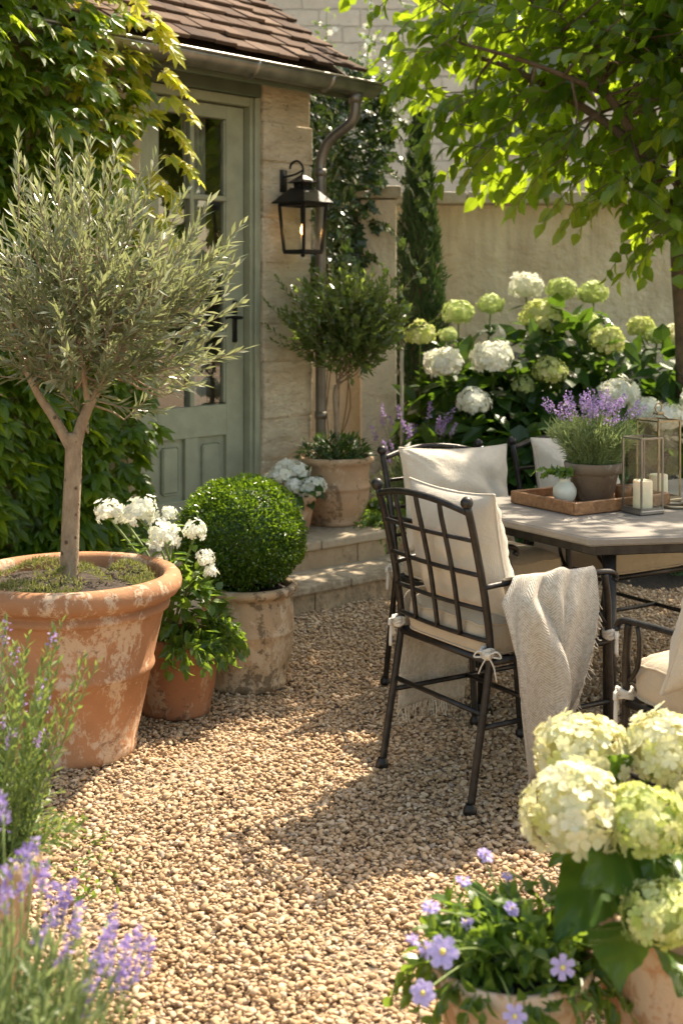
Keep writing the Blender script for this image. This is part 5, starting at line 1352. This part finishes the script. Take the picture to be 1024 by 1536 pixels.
def make_seat(loc, rz, label, seed=0, m=None):
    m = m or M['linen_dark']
    t = thing('seat_cushion', loc, label, 'cushion', 'tied seat cushions', rz)
    mb = MB(); n = 24; w, d_ = .212, .232
    # rounded-square outline, domed top
    th = np.linspace(0, 2 * math.pi, 65)[:-1]
    sq = lambda k: np.stack([np.sign(np.cos(th)) * np.abs(np.cos(th)) ** .28 * w * k, np.sign(np.sin(th)) * np.abs(np.sin(th)) ** .28 * d_ * k], -1)
    rings = []; r2 = np.random.default_rng(seed); wv = .003 * np.sin(th * 9 + seed) + .002 * np.sin(th * 17)
    for (k, z) in ((.02, .424), (.6, .424), (.96, .424), (1.0, .432), (1.012, .454), (1.012, .482), (1.0, .505), (.985, .515), (.93, .527), (.8, .539), (.6, .546), (.35, .549), (.02, .550)):
        q = sq(k); zz = np.full(len(th), z) + (wv if .9 < k and z > .44 else 0) + (.006 * np.sin(q[:, 0] * 25 + seed) * np.sin(q[:, 1] * 21) if z > .5 else 0)
        rings.append(np.concatenate([q * (1 + (wv[:, None] if z > .44 else 0)) + [0, .012], zz[:, None]], 1))
    P = np.array(rings); P = np.concatenate([P, P[:, :1]], 1); mb.grid(P[::-1]); c = mb.obj('cover', m, t, world=False)
    pb = MB()
    for i in (3, 7): pb.tube(P[i], .0040, 6)
    pb.obj('piping', m, c, world=False)
    for (x, y) in ((.222, -.225), (-.222, -.225), (.222, .236), (-.222, .236)):
        tb_ = MB(); zt = .437 if y < 0 else .43
        for k in range(3): tb_.tube([V(x + .017 * math.cos(a), y + .017 * math.sin(a), zt + k * .008 + .004 * math.sin(a * 2 + k)) for a in np.linspace(0, 6.28, 14)], .006, 6)
        o_ = V(x * .06, -1 if y < 0 else 1, 0)
        ctr = V(x, y, zt + .005) + nrm(V(np.sign(x) * .8, np.sign(y) * .6, 0)) * .022
        tb_.sphere(ctr, .009, 8, 6)
        for s_ in (-1, 1):
            sd_ = V(-np.sign(y) * s_ * .6, np.sign(x) * s_ * .6, 0)
            tb_.tube(smooth_path([ctr, ctr + sd_ * .03 + V(0, 0, .012), ctr + sd_ * .045 + V(0, 0, -.004), ctr + sd_ * .02 + V(0, 0, -.004)], 4), .0055, 6, ry=.0025)
            tb_.tube(smooth_path([ctr, ctr + sd_ * .02 + V(0, 0, -.03), ctr + sd_ * .03 + V(0, 0, -.062 - .01 * s_)], 4), [.0055] * 8 + [.004], 6, ry=.0022)
        tb_.obj('tie', M['tieb'], t, world=False)
    return t

def rot_of(f): return math.atan2(-f[0], f[1])
C1 = V(.4855, 4.071, 0); R1 = rot_of((.85, .527)); C2 = V(.503, 4.861, 0); R2 = rot_of((.528, -.849)); C3 = V(1.03, 5.19, 0); C4 = V(1.03, 3.30, 0); R4 = rot_of((-.47, .88))
ch1 = make_chair(C1, R1, 'metal chair with lattice back and a cream throw over its arm')
for (c, r_, lb_) in ((C2, R2, 'metal chair at the far left side of the table facing the camera'), (C3, R2, 'metal chair across the table behind the lavender pot'), (C4, R4, 'metal chair cut off by the right edge of the photo')):
    q = copy_tree(ch1); q.location = c; q.rotation_euler = (0, 0, r_); q['label'] = lb_
s1 = make_seat(C1, R1, 'beige seat cushion under the cream throw', 1)
for (c, r_, lb_) in ((C2, R2, 'beige seat cushion shaded below the left corner of the table'), (C3, R2, 'beige seat cushion below the right of the table top'), (C4, R4, 'pale seat cushion beside the cream hydrangea')):
    q = copy_tree(s1); q.location = c; q.rotation_euler = (0, 0, r_); q['label'] = lb_
make_pillow(C1, R1, 'linen pillow seen through the lattice back of the throw chair', seed=2, w=.42, h=.40, off=(.0, -.15, .690), tilt=-12)
make_pillow(C2, R2, 'wide off-white linen pillow facing the camera behind the table corner', seed=5, w=.50, h=.375, off=(-.025, -.165, .70), tilt=-10, roll=2)
make_pillow(C3, R2, 'off-white linen pillow half hidden behind the lavender pot', seed=9, w=.43, h=.37, off=(0, -.16, .715), tilt=-10, roll=-1)
make_pillow(C4, R4, 'blurred pale pillow on the chair at the right edge', seed=12, w=.48, h=.42, off=(-.05, -.04, .70), tilt=-18)

# ------------------------------------------------------------------ throw blanket
tb = thing('throw_blanket', C1, 'cream herringbone throw with fringe draped over the chair arm', 'blanket', None, R1)
path = smooth_path([V(-.262, 0, .155), V(-.258, 0, .25), V(-.252, 0, .36), V(-.249, 0, .47), V(-.228, 0, .536), V(-.10, 0, .560), V(.06, 0, .561), V(.17, 0, .562), V(.212, 0, .595), V(.228, 0, .638), V(.245, 0, .653), V(.264, 0, .636), V(.285, 0, .54), V(.300, 0, .42), V(.306, 0, .30), V(.306, 0, .20), V(.304, 0, .10)], 6)
sl = np.concatenate([[0], np.cumsum(np.linalg.norm(np.diff(path, axis=0), axis=1))]); Ltot = sl[-1]
nP = len(path); nV = 56
P = np.zeros((nP, nV, 3)); UVs = np.zeros((nP, nV, 2))
arm_s = sl[np.argmax(path[:, 2])]
for i in range(nP):
    s_ = sl[i]; f = np.clip((s_ - arm_s) / (Ltot - arm_s), 0, 1)           # 0 at the arm, 1 at the right-hand hem
    g = np.clip((arm_s - s_) / arm_s, 0, 1)
    if s_ >= arm_s: y0 = np.interp(f, [0, .12, .35, .7, 1], [-.15, -.225, -.215, -.175, -.135]); y1 = np.interp(f, [0, .2, .5, .8, 1], [.15, .13, .07, .01, -.03])
    else: y0 = np.interp(g, [0, .15, .45, .62, 1], [-.185, -.12, -.11, -.19, -.20]); y1 = np.interp(g, [0, .3, .55, 1], [.155, .15, .10, .06])
    for j in range(nV):
        v_ = j / (nV - 1); y = y0 + (y1 - y0) * v_; p = path[i].copy(); p[1] = y
        # arm slopes a little and the cloth hangs in soft folds
        fold = math.sin(v_ * 13.5 + f * 2.2) * .6 + math.sin(v_ * 23 + 1 + f * 4) * .25 + math.sin(v_ * 6 - 1) * .5
        if s_ >= arm_s:
            amp = .006 + .030 * min(1, f * 2.4); p[0] += fold * amp + .016 * f + min(1, f * 5) * (.045 * math.exp(-((v_ - .22 - .42 * f) / .075) ** 2) * (1.15 - f) - .022 * math.exp(-((v_ - .36 - .42 * f) / .05) ** 2) + .03 * math.exp(-((v_ - .80 + .25 * f) / .06) ** 2)); p[2] += .009 * fold * (1 - f) ** 3
            p[1] += .022 * math.sin(v_ * 13.5 + f * 2.2 + 1.2) * min(1, f * 2.5)
            hem = (.16 * max(0, (v_ - .25)) ** 1.1 - .02 * v_) * f ** 3; p[2] += hem
        else:
            amp = .004 + .012 * max(0, (g - .55) / .45); p[0] += fold * amp; p[2] += .004 * fold * (1 if g < .5 else 0)
            if g > .6: p[2] += .03 * math.sin(v_ * 4) * (g - .6)
        P[i, j] = p; UVs[i, j] = (v_ * (y1 - y0) if False else v_ * .42, s_)
mb = MB(); mb.grid(P); bl = mb.obj('blanket', M['throw'], tb, world=False)
uvl = bl.data.uv_layers.new(name='UVMap'); li = np.zeros(len(bl.data.loops), np.int32); bl.data.loops.foreach_get('vertex_index', li)
uvl.data.foreach_set('uv', UVs.reshape(-1, 2)[li].astype(np.float32).ravel())
so_ = bl.modifiers.new('thick', 'SOLIDIFY'); so_.thickness = .005; so_.offset = 0
def strands(row, n, ln, dirv):
    mb = MB()
    for k in range(n):
        q = k / (n - 1) * (len(row) - 1); i0 = int(min(q, len(row) - 2)); p = row[i0] + (row[i0 + 1] - row[i0]) * (q - i0)
        l_ = ln * rng.uniform(.7, 1.25); w_ = rng.normal(size=3) * .006; w_[2] = 0
        mb.tube(smooth_path([p - dirv * .004, p + dirv * l_ * .5 + w_, p + dirv * l_ + w_ * 1.6 + rng.normal(size=3) * .003], 3), np.linspace(.0017, .001, 7), 4, caps=False)
    mb.obj('fringe', M['throw'], bl, world=False)
strands(P[-1], 46, .055, V(0, 0, -1)); strands(P[0], 40, .045, V(0, 0, -1))
strands(P[int(nP * .74):, -1], 60, .016, nrm(V(.05, .3, -1)))

# ------------------------------------------------------------------ things on the table
TZ = .72
tray_c = V(.775, 4.425, 0); tl_, tw_ = .44, .34
TU = UT; TV = nrm(V(.44, -.898, 0)); TV = nrm(TV - UT * np.dot(TV, UT))
ty = thing('wooden_tray', tray_c + V(.1, .2, TZ), 'brown wooden tray on the table under the lavender pot', 'tray')
AXT = np.array([UT, VT, ZF])
def T(a_, b_, z): return tray_c + UT * a_ - VT * b_ + V(0, 0, TZ + z)
mb = MB(); mb.box(T(tl_ / 2, tw_ / 2, .0085), (tl_ - .004, tw_ - .004, .013), AXT, .002); mb.obj('tray_base', M['tray'], ty, smooth=False)
mb = MB()
for (a0, a1, b0, b1) in ((0, tl_, 0, .014), (0, tl_, tw_ - .014, tw_), (0, .014, .0142, tw_ - .0142), (tl_ - .014, tl_, .0142, tw_ - .0142)):
    mb.box(T((a0 + a1) / 2, (b0 + b1) / 2, .0235), (a1 - a0, b1 - b0, .043), AXT, .003)
mb.obj('tray_rim', M['tray'], ty, smooth=False)
PP = V(.885, 4.69, TZ + .0155)
lpt = pot('flower_pot', PP, [(0, 0), (.060, 0), (.066, .004), (.086, .092), (.089, .095), (.098, .097), (.103, .130), (.100, .134), (.093, .134), (.089, .120), (.086, .09)], M['pot_table'], 'grey-brown clay pot of lavender on the wooden tray', .088, .118, 48, None, .004)
lp = thing('lavender_plant', PP + V(0, 0, .12), 'lavender in full purple bloom on the table', 'plant', 'lavender plants')
lavender(lp, PP + V(0, 0, .115), 420, .235, .165, .055, M['lf_lav'], M['fl_lav'], .036, 18, 1.2, .0076, V(0, 0, 0), .72, .0034, 66, .0011, .075)
VP_ = V(.772, 4.62, TZ + .0155)
vs_ = thing('round_vase', VP_, 'small white round ceramic vase on the wooden tray', 'vase')
mb = MB(); mb.lathe([(.0, 0), (.022, 0), (.034, .012), (.041, .032), (.040, .050), (.030, .068), (.020, .075), (.019, .082), (.023, .086), (.020, .086), (.016, .078)], VP_, 32); mb.obj('body', M['ceramic'], vs_)
sg = thing('ivy_sprig', VP_ + V(0, 0, .08), 'green leafy sprig trailing from the white vase', 'plant')
lv = MB(); st = MB()
for k in range(7):
    a = rng.uniform(2.2, 5.5); twig(lv, st, VP_ + V(0, 0, .082), V(math.cos(a) * .7, math.sin(a) * .5, 1), rng.uniform(.08, .14), 9, .03, .022, T_IVY, V(-.3, 0, -.6), .8, .0015, .1)
lv.obj('foliage', M['lf_fresh'], sg, smooth=False); st.obj('stem', M['stem_green'], sg)

def glass_lantern(loc, s, h, rz, label, metal, handle):
    t = thing('glass_lantern', loc, label, 'lantern', 'glass table lanterns')
    ca, sa = math.cos(rz), math.sin(rz); AX = np.array([V(ca, sa, 0), V(-sa, ca, 0), ZF]); loc = np.array(loc, float)
    Lc = lambda x, y, z: loc + AX[0] * x + AX[1] * y + V(0, 0, z)
    mb = MB(); mb.box(Lc(0, 0, .008), (s + .012, s + .012, .016), AX, .004); mb.obj('base', metal, t, smooth=False)
    mb = MB(); hs = s / 2
    for sx in (-1, 1):
        for sy in (-1, 1): mb.tube([Lc(sx * hs, sy * hs, .016), Lc(sx * hs, sy * hs, h)], .0032, 4, up=AX[0])
    for z in (h, .02, h * .9):
        if z == h * .9: continue
        for (a0, a1) in (((-1, -1), (1, -1)), ((1, -1), (1, 1)), ((1, 1), (-1, 1)), ((-1, 1), (-1, -1))): mb.tube([Lc(a0[0] * hs, a0[1] * hs, z), Lc(a1[0] * hs, a1[1] * hs, z)], .0034, 4, up=ZF)
    if handle:
        for sx in (-1, 1): mb.tube([Lc(sx * hs, 0, h), Lc(sx * .012, 0, h + .022)], .003, 6)
        mb.box(Lc(0, 0, h + .024), (.03, .03, .012), AX, .003); mb.tube([Lc(.016 * math.cos(a), 0, h + .044 + .016 * math.sin(a)) for a in np.linspace(0, 6.28, 16)], .0028, 6)
    mb.obj('frame', metal, t, smooth=False)
    mb = MB(); g = hs * .96
    for (a0, a1) in (((-1, -1), (1, -1)), ((1, -1), (1, 1)), ((1, 1), (-1, 1)), ((-1, 1), (-1, -1))):
        mb.add([Lc(a0[0] * g, a0[1] * g, .017), Lc(a1[0] * g, a1[1] * g, .017), Lc(a1[0] * g, a1[1] * g, h - .004), Lc(a0[0] * g, a0[1] * g, h - .004)], [(0, 1, 2, 3)])
    mb.obj('glass_pane', M['lglass'], t, smooth=False)
    return t
L1 = V(1.015, 4.50, TZ); L2 = V(1.13, 4.76, TZ)
glass_lantern(L1, .092, .255, .50, 'shorter glass lantern nearest the tray corner, with a cream candle', M['zinc'], False)
glass_lantern(L2, .105, .29, .55, 'taller brass-framed glass lantern with ring handle behind the shorter one', M['brass'], True)
for (c, h_, lb_) in ((L1, .095, 'cream pillar candle inside the shorter glass lantern'), (L2, .08, 'pale candle inside the taller brass lantern')):
    cd = thing('candle', c + V(0, 0, .016), lb_, 'candle', 'candles in the glass lanterns')
    mb = MB(); mb.lathe([(.001, 0), (.032, 0), (.0325, .003), (.0325, h_ - .003), (.030, h_), (.022, h_ - .004), (.001, h_ - .006)], c + V(0, 0, .0165), 28); wx = mb.obj('wax', M['wax'], cd)
    mb = MB(); mb.tube([c + V(0, 0, .0165 + h_ - .008), c + V(.002, 0, .0165 + h_ + .010)], .0012, 5); mb.obj('wick', M['black'], wx)
vt = thing('votive_cup', V(1.0, 4.74, TZ + .0155), 'small amber wooden votive cup between pot and lanterns', 'cup')
mb = MB(); mb.lathe([(.0, 0), (.026, 0), (.029, .004), (.031, .045), (.027, .046), (.025, .012), (.0, .01)], V(1.0, 4.74, TZ + .0155), 24); mb.obj('cup', M['tray'], vt)
rg = MB(); rg.tube([V(1.155 + .045 * math.cos(a), 4.62 + .045 * math.sin(a), TZ + .006) for a in np.linspace(0, 6.2832, 40)], .006, 8)
tag(rg.obj('brass_ring', M['brass']), 'flat brass ring lying on the table by the taller lantern', 'ring')
